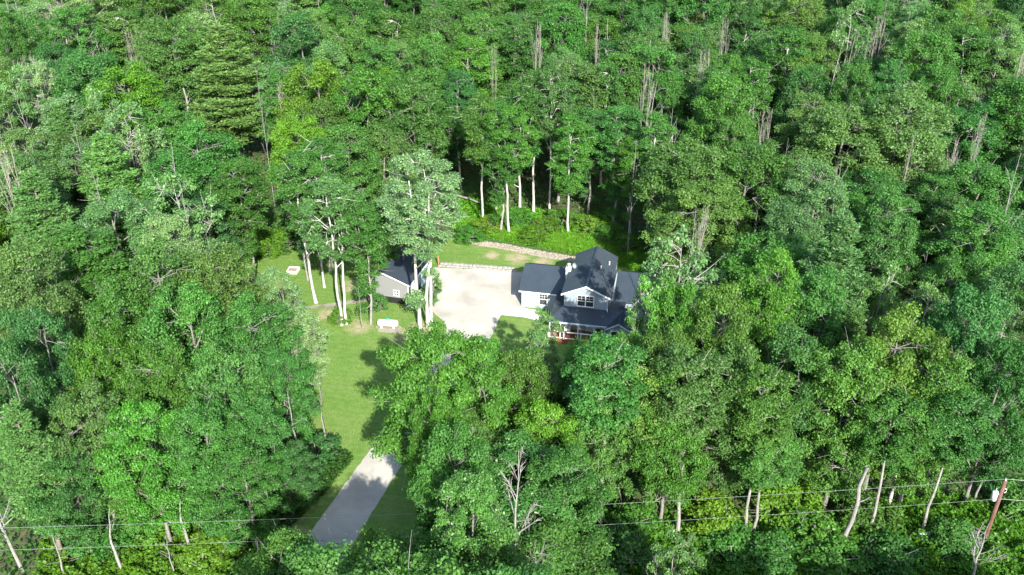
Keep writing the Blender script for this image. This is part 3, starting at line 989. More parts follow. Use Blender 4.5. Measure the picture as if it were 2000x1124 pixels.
# white frame in the left lawn
x, y = at(573, 531)
fr = empty("raised_bed", (x, y, 0.015), math.radians(-6), "small white rectangular raised bed with dark soil on the left lawn", "raised bed")
m = MB()
m.box(-0.62, 0.62, -0.62, -0.50, 0, 0.34); m.box(-0.62, 0.62, 0.50, 0.62, 0, 0.34); m.box(-0.62, -0.50, -0.498, 0.498, 0, 0.34); m.box(0.50, 0.62, -0.498, 0.498, 0, 0.34)
m.build("frame", M['white'], fr)
m = MB(); m.box(-0.498, 0.498, -0.498, 0.498, 0, 0.22); m.build("soil", M['dirt'], fr)
m = MB(); m.box(-0.3, 0.34, -0.12, 0.3, 0.222, 0.29); m.build("stone_slab", M['stone'], fr)

# brown post at the court corner
x, y = at(857, 520)
m = MB(); m.box(x - 0.08, x + 0.08, y - 0.08, y + 0.08, -0.2, 1.35); m.add([], [])
tag(m.build("fence_post", M['wood'], None), "brown wooden post at the far left corner of the gravel court", "post")

# low stone wall along the far edge of the gravel court
w0, w1 = at(858, 521), at(1003, 531)
wl = empty("stone_wall", (w0[0], w0[1], 0), math.atan2(w1[1] - w0[1], w1[0] - w0[0]), "low pale stone wall along the far edge of the gravel court", "wall")
L = math.hypot(w1[0] - w0[0], w1[1] - w0[1])
rr = random.Random(3)
for row in range(2):
    x = -0.1 + 0.2 * row
    while x < L:
        ln = rr.uniform(0.38, 0.62)
        bm = bmesh.new()
        bmesh.ops.create_cube(bm, size=1)
        for v in bm.verts:
            v.co = (v.co.x * (ln - 0.03) + rr.gauss(0, 0.02), v.co.y * 0.34 + rr.gauss(0, 0.03), v.co.z * 0.235 + rr.gauss(0, 0.014))
        bmesh.ops.bevel(bm, geom=bm.edges[:], offset=0.03, segments=1, affect='EDGES')
        me = bpy.data.meshes.new("stone"); bm.to_mesh(me); bm.free(); me.materials.append(M['stone'])
        o = obj("stone", me, wl); o.location = (x + ln / 2, 0.12 * row, 0.13 + row * 0.245); o.rotation_euler = (0, 0, rr.gauss(0, 0.05))
        x += ln

# ------------------------------------------------------------------ utility pole, wires, cabinets
pb = at(1914, 1076)
up = empty("utility_pole", (pb[0], pb[1], 0), 0, "red-brown wooden utility pole carrying a white transformer, bottom right", "utility pole")
PH = 6.7
m = MB(); m.tube([(0, 0, -0.3), (0.02, 0, PH * 0.5), (0.05, 0.02, PH)], [0.19, 0.16, 0.13], 10); m.build("pole", M['polewood'], up, True)
m = MB(); m.lathe([(0.02, 5.0), (0.21, 5.02), (0.21, 5.7), (0.18, 5.78), (0.02, 5.8)], 'Z', 14, (-0.42, -0.05, 0)); tf = m.build("transformer", M['white'], up, True)
m = MB(); m.tube([(-0.42, -0.05, 5.78), (-0.42, -0.05, 6.1)], 0.035, 6); m.bar((-0.22, 0, 5.5), (0.0, 0, 5.5), 0.06); m.build("bushing", M['greymetal'], tf)
m = MB(); m.lathe([(0.03, PH), (0.06, PH + 0.08), (0.04, PH + 0.16)], 'Z', 8, (0.05, 0.02, 0)); m.build("insulator", M['white'], up)
m = MB(); m.tube([(0.2, 0, 6.0), (0.34, 0, 5.9), (0.36, 0, 5.7), (0.26, 0, 5.6)], 0.025, 6); m.build("cutout_fuse", M['white'], up)
PT = (pb[0] + 0.05, pb[1], PH + 0.16)
PM = (pb[0] + 0.02, pb[1] - 0.12, 5.15)


def wire(name, a, b, sag, label, r=0.0105):
    n = 28
    pts = []
    for i in range(n + 1):
        t = i / n
        pts.append((a[0] + (b[0] - a[0]) * t, a[1] + (b[1] - a[1]) * t, a[2] + (b[2] - a[2]) * t - sag * 4 * t * (1 - t)))
    m = MB(); m.tube(pts, r, 5)
    return tag(m.build(name, M['wire'], None), label, "power line")


WL = (-46.5, 41.2)
wire("power_line", PT, (WL[0], WL[1] + 0.2, 7.0), 0.75, "upper pale power line strung from the pole top across the driveway")
wire("power_line", PM, (WL[0], WL[1], 5.2), 0.75, "lower pale power line strung across the driveway below the upper one")
wire("power_line", PT, (pb[0] + 42, pb[1] - 3, 7.2), 0.5, "short upper power line leaving the pole top to the right edge")
wire("power_line", PM, (pb[0] + 42, pb[1] - 3, 5.2), 0.5, "short lower power line leaving the pole below the transformer")
lp = empty("utility_pole", (WL[0], WL[1], 0), 0, "weathered wooden utility pole beyond the left edge of the photo", "utility pole")
m = MB(); m.tube([(0, 0, -0.3), (0, 0, 7.2)], [0.19, 0.13], 10); m.build("pole", M['polewood'], lp, True)

x, y = at(1798, 1068)
cb_ = empty("utility_cabinet", (x, y, 0), 0.15, "small grey utility cabinet pair on posts in the undergrowth, bottom right", "cabinet")
for k, (dx, mt) in enumerate(((-0.24, 'greymetal'), (0.24, 'bluetrim'))):
    m = MB(); m.box(dx - 0.21, dx + 0.21, -0.12, 0.12, 0.75, 1.4 - 0.08 * k); b = m.build("cabinet_body", M[mt], cb_)
    m = MB(); m.box(dx - 0.12, dx + 0.12, -0.135, -0.122, 1.0, 1.2); m.build("meter_plate", M['glass'] if k == 0 else M['greymetal'], b)
    m = MB(); m.box(dx - 0.04, dx + 0.04, -0.04, 0.04, -0.1, 0.75); m.build("post", M['wood'], cb_)


def log(pa, pb_, r, label, mat='dead', z=0.25):
    a, b = at(*pa), at(*pb_)
    m = MB()
    n = 6
    rg = random.Random(pa[0])
    pts = [(a[0] + (b[0] - a[0]) * i / n + rg.gauss(0, 0.05), a[1] + (b[1] - a[1]) * i / n + rg.gauss(0, 0.05), gzf(*at(*pa)) + z + rg.gauss(0, 0.04)) for i in range(n + 1)]
    m.tube(pts, list(np.linspace(r, r * 0.5, n + 1)), 7)
    return tag(m.build("fallen_log", M[mat], None, True), label, "log")


log((878, 386), (940, 406), 0.2, "bleached fallen trunk lying on the bank behind the silver tree", z=0.5)
log((1505, 1059), (1560, 1061), 0.14, "grey fallen log in the shaded undergrowth below the power lines", 'dead_dark')
log((1898, 1018), (1985, 1062), 0.1, "thin pale fallen trunk behind the utility pole", z=0.3)
log((1350, 1057), (1395, 1060), 0.12, "short pale log beside the leaning trunks near the bottom", z=0.3)
log((452, 505), (500, 497), 0.14, "grey fallen log half buried in the bright bush on the left", z=0.9)

# ------------------------------------------------------------------ trees placed one by one
def crown(kind, px, py, wpx, h, tint, label, group=None, fz=0.66, **kw):
    """a tree whose crown centre stands at a place of the photograph"""
    x, y = at(px, py, h * fz)
    w = wpx * depth_of(x, y, h * fz) / F_PX
    return plant(kind, x, y, h, w, tint, label, group, **kw)


def base(kind, px, py, h, w, tint, label, group=None, **kw):
    x, y = at(px, py)
    return plant(kind, x, y, h, w, tint, label, group, **kw)


exec_trees = []
# around the clearing
base('trio', 829, 640, 19.3, 8.6, 'silver', "tall silvery tree with three pale trunks between shed and gravel court", rot=0.2, z=0)
base('tall', 724, 634, 14.5, 4.6, 'green', "leafy green tree with twin pale trunks just left of the shed", rot=1.0, z=0, var=2)
base('twin', 672, 635, 16.5, 6.0, 'grey', "grey-green tree on twin slender trunks above a bright bush", rot=0.4, z=0)
base('high', 618, 592, 17.5, 6.0, 'green', "tall straight pale trunk with dark shaded side in the left lawn", z=0)
base('tall', 602, 548, 13.0, 3.4, 'blue', "blue-green leafy tree at the lawn edge right of the bright bush", z=0, var=2)
base('high', 634, 562, 15, 4.5, 'deep', "slim tree with pale trunk left of the twin-trunk tree", z=0)
base('high', 645, 530, 16, 6, 'mid', "mid-green tree behind the slim trunks on the left lawn edge", z=0)
base('pole', 707, 646, 6.0, 1.2, 'mid', "thin bare sapling pole left of the twin-trunk tree by the shed", z=0)
base('pole', 842, 628, 9.5, 1.2, 'mid', "thin pale stem close behind the silvery three-trunk tree", z=0)
base('shrub', 663, 630, 1.6, 2.4, 'lime', "bright lime shrub at the foot of the twin slender trunks", z=0)
base('shrub', 742, 606, 2.0, 2.2, 'green', "green shrub in front of the shed's left corner", z=0)
base('sapling', 848, 600, 4.6, 2.2, 'mid', "leafy green sapling beside the pale trunks at the court edge", z=0)
base('sapling', 792, 560, 6.6, 3.6, 'mid', "leafy sapling leaning over the shed's dark roof", z=0)
base('oak', 690, 485, 15.5, 8.0, 'mid', "broad mid-green maple behind and left of the shed", z=0)
base('oak', 760, 462, 14.5, 6.6, 'olive', "olive-green tree directly behind the shed", z=0)
base('pale', 640, 480, 14, 6.8, 'grey', "greyish tree with bare upper twigs left behind the shed", z=0)
base('fan', 650, 520, 12.5, 4.5, 'mid', "bare grey fan of twigs standing left behind the shed", z=0)
for k, (px, py, h, tt) in enumerate(((480, 490, 2.8, 'lime'), (520, 500, 3.2, 'lime'), (560, 488, 2.6, 'yellow'), (495, 468, 3.4, 'lime'), (540, 470, 3.2, 'bright'))):
    base('shrub', px, py, h, 4.6, tt, ["leftmost lime shrub of the bright thicket on the left lawn edge", "middle lime shrub of the bright thicket, front row",
         "yellow-green shrub at the right end of the bright thicket", "lime shrub behind the leftmost one in the bright thicket", "bright green shrub at the back of the thicket"][k], "bright thicket on the left lawn edge", z=0)
# forest edge behind the bank
EDGE = [(943, 446, 17.5, 'mid', "slim pale trunk standing alone left on the bank behind the court"),
        (977, 454, 15.5, 'green', "thin pale trunk, second from the left along the bank"),
        (995, 458, 17, 'bright', "pale straight trunk with low green leaves, third along the bank"),
        (1015, 410, 16, 'green', "thin leaning pale trunk behind the third bank trunk"),
        (1042, 416, 19, 'mid', "tall straight pale trunk near the middle of the bank"),
        (1074, 424, 20, 'grey', "thickest white trunk on the bank, leaning slightly right"),
        (1111, 458, 15.5, 'bright', "short crowned tree with pale trunk right on the bank"),
        (1148, 418, 14.5, 'blue', "blue-green leafy column right of the bank trunks"),
        (1090, 398, 17, 'green', "green forest-edge tree behind the thick white trunk"),
        (900, 372, 17, 'deep', "deep green forest-edge tree left behind the bank"),
        (968, 412, 15, 'green', "green leafy tree behind the two left bank trunks"),
        (858, 380, 15, 'mid', "mid-green tree at the bank's left end beyond the silver tree"),
        (1195, 440, 16, 'green', "green tree right behind the bank beside the dark gap"),
        (1230, 462, 13, 'bright', "bright leafy tree with pale trunk right of the bank"),
        (1265, 470, 16, 'mid', "slim tree at the bank's right end behind the house"),
        (1310, 500, 12, 'mid', "low leafy tree right behind the house's right wing")]
for (px, py, h, tt, lb) in EDGE:
    base('high' if px in (943, 1042, 1074, 995) else 'tall', px, py, h, random.uniform(5.0, 6.4), tt, lb, "pale-trunked trees along the bank")
for k, (px, py, h, tt) in enumerate(((1010, 440, 2.1, 'bright'), (1060, 452, 1.9, 'lime'), (1100, 440, 2.2, 'bright'), (1150, 455, 2.1, 'lime'), (1190, 470, 2.0, 'bright'),
                                     (1225, 490, 1.9, 'lime'), (950, 452, 2.0, 'lime'), (915, 470, 1.6, 'bright'), (1040, 470, 1.8, 'lime'))):
    base('shrub', px, py, h, 4.0, tt, ["bright green shrub on the bank below the middle trunks", "lime shrub on the bank left of centre", "bright green shrub under the thick white trunk",
         "lime shrub on the bank above the house's rear gable", "bright green shrub right of the bank trunks", "lime shrub on the bank's far right end", "low lime shrub beside the lone left bank trunk",
         "small green shrub at the left start of the stone path", "low lime shrub just above the stone path"][k], "shrubs on the bright bank")
base('pole', 1412, 475, 15, 2.0, 'mid', "long thin grey trunk leaning right in the dark gap right of the house", lean=(0.06, 0))
base('snag', 1225, 505, 15, 4, 'mid', "pale bare forked trunk rising right behind the bank")
base('snag', 1300, 440, 14, 4, 'mid', "pale bare trunk with crossing broken limb behind the house")
base('snag', 1150, 400, 16, 4, 'mid', "white bare forked trunk behind the blue-green column")

# around the house front
crown('wispy', 1325, 552, 170, 18.5, 'grey', "airy grey-green tree with pale branches right of the house", fz=0.74, var=0)
crown('wispy', 1385, 600, 130, 11.0, 'grey', "sparse pale-branched tree right of the airy tree by the house")
crown('wispy', 1060, 652, 85, 10.5, 'grey', "small sparse grey-green tree in front of the porch's left end", fz=0.74)
crown('wispy', 1048, 712, 90, 12.0, 'grey', "grey-green tree on the grass below the porch's left end", fz=0.74)
base('snag', 1207, 700, 5.0, 2.6, 'mid', "small bare pale-branched tree in front of the porch bay")
crown('wispy', 1262, 655, 120, 16.5, 'bright', "bright leafy tree top overlapping the house's right wing")
crown('maple', 1318, 672, 125, 16.5, 'bright', "bright green maple standing right of the porch bay")
base('snag', 1285, 690, 6.2, 3.0, 'mid', "pale curved bare stem right of the house in shade")

# near right forest
NEAR_R = [(1130, 758, 125, 12, 'mid', 'maple', "rounded maple directly below the porch"), (1215, 748, 130, 13, 'mid', 'maple', "wide mid-green maple below the house's bay"),
          (1180, 815, 150, 14, 'mid', 'maple', "broad green maple two crowns below the porch"), (1290, 760, 140, 15, 'yellow', 'maple', "rounded maple right below the sparse house trees"),
          (1400, 690, 165, 17, 'yellow', 'maple', "large yellow-green maple with pointed top right of the house"), (1500, 620, 150, 17, 'bright', 'maple', "bright green maple right of the yellow-green one"),
          (1620, 545, 210, 19, 'pine', 'pine', "big spreading pine right of the house in mid forest"), (1585, 640, 150, 15, 'green', 'maple', "green maple below the big right pine"),
          (1655, 690, 110, 13, 'olive', 'pine', "small olive pine under the big right pine"), (1310, 830, 150, 14.5, 'bright', 'maple', "broad deep-topped maple in the lower right middle"),
          (1425, 790, 160, 15, 'olive', 'maple', "wide maple crown left of the big yellow-topped maples"), 
          (1545, 770, 170, 15, 'blue', 'oak', "bluish green crown with bare twigs on top, lower right"), (1740, 745, 190, 17, 'yellow', 'maple', "large sunlit yellow-green maple on the right"),
          (1650, 800, 190, 15, 'mid', 'maple', "rounded maple above the forked bare trunk"), (1810, 800, 170, 15, 'mid', 'maple', "sunlit maple beside the leaning broken limb"),
          (1880, 700, 170, 17, 'blue', 'oak', "blue-green oak near the right edge below mid height"), (1960, 640, 160, 17, 'blue', 'oak', "blue-green crown touching the right edge"),
          (1850, 600, 140, 16, 'green', 'oak', "deep green oak left of the dark right-edge hollow"), 
           (1750, 845, 150, 13, 'mid', 'lean', "low spreading maple right of the forked trunk"),
          (1860, 840, 140, 13, 'green', 'lean', "maple crown left of the dead leaning poles"), (1950, 790, 150, 15, 'deep', 'oak', "deep green oak in shade at the right edge"),
          (1790, 655, 130, 15, 'grey', 'wispy', "grey twiggy tree in the dark gap on the right"), (1710, 600, 120, 15, 'olive', 'wispy', "thin olive crown right of the big pine")]
for (px, py, w, h, tt, kd, lb) in NEAR_R:
    crown(kd, px, py, w, h, tt, lb, fz=0.78 if kd == 'lean' else 0.66)
# trees by the driveway
crown('spread', 862, 768, 275, 16.0, 'bright', "large bright maple overhanging the driveway in the middle", fz=0.66, var=0, rot=2.3)
crown('spread', 935, 775, 190, 14, 'bright', "bright maple adjoining the large driveway maple on its right", var=1)
crown('oak', 1015, 775, 130, 13, 'yellow', "yellowish tree with visible pale limbs right of the driveway maple")
crown('oak', 930, 880, 130, 10, 'olive', "olive twiggy crown below the large driveway maple")
crown('maple', 858, 888, 110, 15.0, 'bright', "low bright branch-heavy maple at the driveway's right edge")
crown('maple', 1060, 880, 150, 12, 'lime', "lime-green maple left of the lower leaning trunks")
crown('pale', 1040, 975, 260, 11.0, 'green', "grey-green crown full of twigs at bottom centre")
crown('maple', 895, 960, 165, 15, 'mid', "rounded green crown at the driveway's lower right")
crown('oak', 1100, 990, 170, 12.5, 'green', "dense green crown right of the bare bottom tree")
crown('maple', 545, 1175, 200, 13, 'yellow', "sunlit maple top cut by the bottom edge left of the driveway")
crown('maple', 730, 1165, 190, 12, 'yellow', "sunlit maple top cut by the bottom edge over the driveway")
crown('wispy', 1310, 1120, 120, 10, 'olive', "pale thin crown at the bottom edge below the leaning trunks")
crown('maple', 880, 1120, 150, 11, 'bright', "bright leafy crown at the bottom edge beside the bare tree")
crown('pale', 925, 1060, 190, 16.0, 'green', "tall grey-green crown at the bottom border left of the bleached tree", fz=0.7)
crown('bigsnag', 1000, 1050, 250, 17.0, 'mid', "large bleached bare tree at bottom centre", fz=0.62, rot=0.5)
# trees along and just beyond the bottom border; they shade the lower driveway and the undergrowth
LOWB = [(-6.0, 36.5, 10.6, "green maple top cut by the bottom border where the driveway leaves"), (-2.0, 34.0, 12.5, "maple top at the bottom border, just right of the driveway"),
        (-10.5, 33.5, 12.8, "maple top at the bottom border, just left of the driveway"), (1.5, 38.0, 10.0, "low maple between the driveway and the bleached bottom tree"),
        (-5.5, 29.5, 16.0, "tall maple beyond the bottom border in line with the driveway"), (-12.0, 28.0, 15.5, "tall maple beyond the bottom border left of the driveway"),
        (0.5, 28.5, 16.0, "tall maple beyond the bottom border right of the driveway"), (13.0, 29.0, 12.5, "maple beyond the bottom border below the first leaning trunks"),
        (19.5, 27.5, 12.5, "maple beyond the bottom border below the middle leaning trunks"), (27.0, 28.5, 12.0, "maple beyond the bottom border below the forked bare trunk"),
        (33.5, 29.5, 11.0, "maple beyond the bottom border below the utility pole")]
for (x_, y_, h_, lb) in LOWB:
    plant('maple', x_, y_, h_, 8.6, 'mid', lb, "maples along the bottom border")
for k, (px, py, h, w, tt, lb) in enumerate(((1240, 1040, 2.2, 4, 'bright', "bright shrub at the foot of the second leaning trunk"), (1385, 1030, 2.8, 4.6, 'lime', "lime shrub between the fourth and fifth leaning trunks"),
        (1420, 1085, 2.2, 4.2, 'green', "green shrub below the fifth leaning trunk"), (1530, 1010, 3.0, 5, 'lime', "lime shrub right of the fifth leaning trunk"), (1585, 1060, 2.4, 4.4, 'bright', "bright shrub left of the forked bare trunk's foot"),
        (1690, 1040, 2.6, 4.6, 'mid', "mid-green shrub right of the forked bare trunk's foot"), (1740, 1105, 2.2, 4.4, 'deep', "deep green shrub below the utility cabinet"), (1850, 1080, 2.0, 3.8, 'green', "green shrub between cabinet and utility pole"),
        (1210, 1100, 2.4, 4.4, 'deep', "deep green shrub at the bottom border left of centre trunks"), (1500, 1110, 2.2, 4.4, 'green', "green shrub at the bottom border under the wires"),
        (1630, 1115, 2.4, 4.6, 'mid', "mid-green shrub at the bottom border below the forked trunk"), (1990, 1000, 2.8, 4.4, 'green', "green shrub right of the utility pole"),
        (460, 1050, 2.4, 4.4, 'lime', "lime shrub left of the driveway's lower end"), (300, 1040, 2.4, 4.4, 'bright', "bright shrub under the pair of thin pale trunks"), (400, 1100, 2.0, 4, 'lime', "lime shrub at the bottom border left of the driveway"),
        (210, 1080, 2.2, 4.4, 'green', "green shrub beside the thin mossy trunk"), (620, 905, 2.6, 3.8, 'deep', "deep green shrub in shade at the lawn's lower left"), (560, 985, 2.4, 4.0, 'green', "green shrub on the driveway's left verge"))):
    base('shrub', px, py, h, w, tt, lb, "shrubs in the lower undergrowth")
# left group
LEFT = [(330, 600, 190, 17, 'olive', 'maple', "large pale-topped maple heading the left foreground group"), (430, 605, 170, 16.0, 'olive', 'maple', "broad olive maple right of the group's tallest crown"),
        (550, 615, 105, 13.0, 'silver', 'pale', "silvery crown at the lawn edge of the left group"), (588, 672, 95, 11.5, 'silver', 'pale', "second silvery crown just below the first by the lawn"),
        (245, 670, 170, 16, 'mid', 'maple', "rounded maple on the left group's left shoulder"), (380, 680, 190, 16, 'mid', 'maple', "maple in the heart of the left foreground group"),
        (500, 690, 170, 14.5, 'green', 'maple', "green maple facing the lawn in the left group"), (215, 760, 150, 14, 'bright', 'maple', "vivid green maple low on the left group's left side"),
        (330, 780, 150, 14, 'bright', 'maple', "vivid green maple beside the broken pale stub"), (440, 790, 170, 14, 'green', 'maple', "deep gap maple right of the bare forked snag"),
        (550, 760, 120, 11.5, 'green', 'oak', "oak crown over the pale leaning stem by the lawn"), (180, 870, 150, 13, 'olive', 'oak', "olive crown in the lower left"),
        (290, 890, 170, 13, 'bright', 'maple', "bright maple above the lower left thin trunks"), (400, 890, 160, 12.5, 'green', 'maple', "green maple above the twin thin trunks"),
        (500, 860, 140, 11.5, 'green', 'maple', "green maple at the lower lawn corner"), (480, 950, 140, 10, 'green', 'oak', "low green crown left of the driveway"),
        (560, 920, 110, 7, 'deep', 'oak', "low deep green tree in shade at the driveway's left"), 
        (100, 720, 150, 16, 'blue', 'oak', "blue-green crown in the left shade"), (40, 800, 140, 16, 'blue', 'oak', "blue-green crown at the left edge, lower half"),
        (70, 600, 170, 17, 'grey', 'maple', "grey-green rounded maple at the left edge, mid height"), (190, 545, 80, 9, 'pine', 'pine', "small bright pine in the dark gap left of the group"),
        (60, 900, 170, 14, 'pine', 'pine', "yellow-green pine at the lower left edge"), (110, 840, 120, 12, 'pine', 'pine', "pine with tiered branches in the left shade"),
        (90, 450, 200, 18, 'pine', 'pine', "big soft pine at the left edge, upper middle"), (225, 370, 190, 18, 'olive', 'pine', "wide flat-topped conifer above the two dark trunks"),
        (400, 340, 160, 17, 'green', 'maple', "tall leafy maple left behind the bright thicket"), (410, 460, 120, 13, 'blue', 'oak', "blue-green leafy column left of the bright thicket"),
        (445, 165, 210, 21, 'pine', 'pine', "huge tiered pine in the upper left"), (470, 400, 100, 15, 'mid', 'tall', "slim tree left behind the bright thicket"),
        (600, 320, 130, 17, 'lime', 'maple', "yellow-lime maple left behind the shed"), (1525, 50, 90, 18, 'pine', 'pine', "pine near the top edge right of centre"),
        (140, 960, 130, 10, 'green', 'oak', "green crown behind the lower left bare cluster"), (265, 945, 110, 8, 'bright', 'maple', "small vivid maple in the lower left undergrowth")]
for (px, py, w, h, tt, kd, lb) in LEFT:
    crown(kd, px, py, w, h, tt, lb)
base('tall', 262, 555, 15, 5, 'olive', "tree with thick shaded grey trunk left of the big group")
base('pole', 312, 535, 5, 1.6, 'mid', "thin pale forked sapling in the shade left of the thicket")

# dead trees that stand out
DEAD = [('snag', 210, 170, 90, 15, "bare pale fan-branched tree in the upper left, leftmost of three"), ('fan', 200, 190, 80, 14, "grey bare twig fan beside the leftmost pale one"),
        ('fan', 270, 165, 80, 15, "bare upright grey fan, middle of the upper left dead trees"), ('fan', 300, 195, 70, 14, "bare fan of limbs, rightmost of the upper left dead trees"),
        ('snag', 40, 300, 110, 17, "bare multi-limbed pale tree at the left edge"), ('snag', 60, 110, 120, 18, "long-limbed dead tree leaning left in the upper left"),
        ('snag', 115, 40, 70, 17, "bare white trunk at the top left"), ('stub', 364, 205, 30, 15, "broken pale trunk left of the huge pine"),
        ('snag', 512, 230, 50, 19, "tall grey dead trunk right of the huge pine"), ('snag', 460, 60, 70, 18, "Y-shaped pale dead top above the huge pine"),
        ('snag', 1652, 170, 90, 19, "white bare candelabra tree in the upper right"), ('fan', 1900, 320, 80, 17, "brown bare twig fan near the right edge"),
        ('fan', 1770, 350, 70, 16, "brown-grey twig fan in the right forest"), ('fan', 1300, 70, 60, 19, "grey twig fan near the top, right of centre"),
        ('fan', 1165, 165, 60, 18, "grey twig fan in the forest above the white trunks"), ('fan', 850, 165, 50, 18, "grey twig fan in the forest above the silver tree"),
        ('fan', 965, 195, 50, 18, "grey twig fan right of the forest's centre line"), ('snag', 1905, 390, 50, 13, "pale forked snag below the brown fan"),
        ('snag', 1525, 360, 60, 16, "bare pale stems in the dark gap right of the house"), ('snag', 1480, 430, 80, 14, "grey bare limbs at the dark gap's right side"),
        ('stub', 290, 745, 30, 13.5, "broken white stub standing inside the left group"), ('snag', 325, 815, 60, 12.5, "small bare forked snag below the broken stub"),
        ('snag', 1830, 785, 50, 14, "pale broken limb leaning right among sunlit maples"), ('snag', 1790, 580, 80, 14, "tangled grey dead branches on the right")]
for (kd, px, py, w, h, lb) in DEAD:
    crown(kd, px, py, w, h, 'mid', lb)
POLES = [('pole', 642, 888, 8.0, 2.4, "thin pale dead stem at the lawn's lower left"), ('pole', 594, 935, 9.0, 3.2, "pale leaning dead stem left of the driveway"),
         ('pole', 240, 1120, 6.0, 3.6, "thin mossy trunk near the bottom left"), ('pole', 170, 1030, 6.5, 3.0, "thin pale stem right of the lower left bare cluster"),
         ('pole', 376, 1085, 7.0, 3.6, "pale crooked trunk at lower left, left of a pair"), ('pole', 420, 1028, 6.0, 3.4, "pale straight trunk at lower left, right of a pair"),
         ('bigsnag', 45, 1115, 9.0, 6.5, "thick bare grey tree at the bottom left corner"), ('snag', 130, 1135, 5.0, 4.6, "low bare grey tree right of the corner one"),
         ('snag', 340, 1130, 4.0, 3.4, "small bare grey sapling at the bottom left"), ('bigsnag', 1890, 1160, 6.0, 6.0, "bleached antler-like bare tree in the bottom right corner"),
         ('pole', 1905, 975, 8.5, 2.8, "slim dead stem leaning right beside the utility pole")]
for (kd, px, py, h, w, lb) in POLES:
    base(kd, px, py, h, w, 'mid', lb, lean=(0.09, 0) if px > 1880 and kd == 'pole' else None)
LEAN = [(1155, 1000, 10, "shaded grey trunk, leftmost of the leaning row by the wires"), (1172, 1036, 12, "grey leaning trunk crossing the wires, second from left"),
        (1262, 1020, 11, "grey trunk pair in shade, third in the leaning row"), (1322, 1048, 12, "pale leaning trunk, fourth in the row by the wires"),
        (1452, 1056, 12, "pale leaning trunk crossing both wires, fifth in the row"), (1470, 1050, 7, "thin white stem touching the fifth leaning trunk")]
for (px, py, h, lb) in LEAN:
    base('lean', px, py, h + random.uniform(2.5, 4.5), random.uniform(4.6, 6.2), random.choice(('green', 'mid', 'olive', 'yellow', 'bright')), lb, "leaning trunks by the power lines", lean=(0.05, -0.02))
base('stub', 1636, 1068, 11.5, 2.1, 'mid', "thick pale forked bare trunk at the lower right", lean=(0.05, 0))
base('tall', 1735, 1005, 12, 5, 'green', "shaded trunk behind the thick forked bare trunk")

# ------------------------------------------------------------------ forest fill
CLEAR = [at(*p) for p in [(455, 500), (560, 458), (640, 455), (730, 470), (850, 440), (868, 385), (940, 385), (1000, 408), (1180, 425), (1270, 500), (1340, 560),
                          (1330, 690), (1180, 760), (1020, 760), (960, 830), (880, 960), (840, 1060), (780, 1180), (470, 1180), (560, 1010), (590, 900), (560, 780), (490, 620)]]


def inside(x, y, poly):
    c = False
    j = len(poly) - 1
    for i in range(len(poly)):
        xi, yi = poly[i]; xj, yj = poly[j]
        if (yi > y) != (yj > y) and x < (xj - xi) * (y - yi) / (yj - yi) + xi: c = not c
        j = i
    return c


KEEP = [(470, 490), (560, 460), (640, 460), (760, 480), (890, 480), (890, 400), (1000, 425), (1180, 440), (1230, 480), (1270, 530), (1265, 640),
        (1180, 670), (1100, 675), (1010, 720), (950, 690), (860, 700), (720, 770), (780, 880), (705, 1075), (585, 1080), (650, 920), (600, 800), (640, 700), (600, 600), (500, 530)]


LOOK = dict(mid="mid-green", green="fresh green", deep="deep green", blue="blue-green", lime="lime-green", yellow="yellow-green", grey="grey-green", olive="olive-green", pine="soft green", bright="bright green", silver="silvery green")
WORD = dict(maple="rounded maple", oak="domed oak", tall="narrow ash", pale="pale silver maple", pine="tiered pine", fan="bare twig fan", snag="bare dead tree", wispy="sparse twiggy tree")
FILLED = []
GAPS = [[(350, 130), (540, 130), (540, 320), (350, 320)], [(1525, 500), (1715, 500), (1715, 640), (1525, 640)], [(170, 540), (245, 540), (200, 650), (150, 730), (150, 800), (70, 810), (100, 700), (160, 630)], [(1390, 400), (1440, 350), (1490, 480), (1440, 560), (1390, 520)],
        [(1790, 560), (1850, 560), (1850, 690), (1800, 690)], [(1870, 770), (1890, 720), (1970, 740), (1920, 810)]]
fill = []
y = 33.0
row = 0
rf = random.Random(21)
while y < 172:
    half = 0.64 * (y * math.cos(PITCH) + CAM_H * math.sin(PITCH)) + 5
    sp = 6.3
    x = -half + (row % 2) * sp / 2
    while x < half:
        fill.append((x + rf.uniform(-1.5, 1.5), y + rf.uniform(-1.4, 1.4)))
        x += sp
    y += sp * 0.87
    row += 1
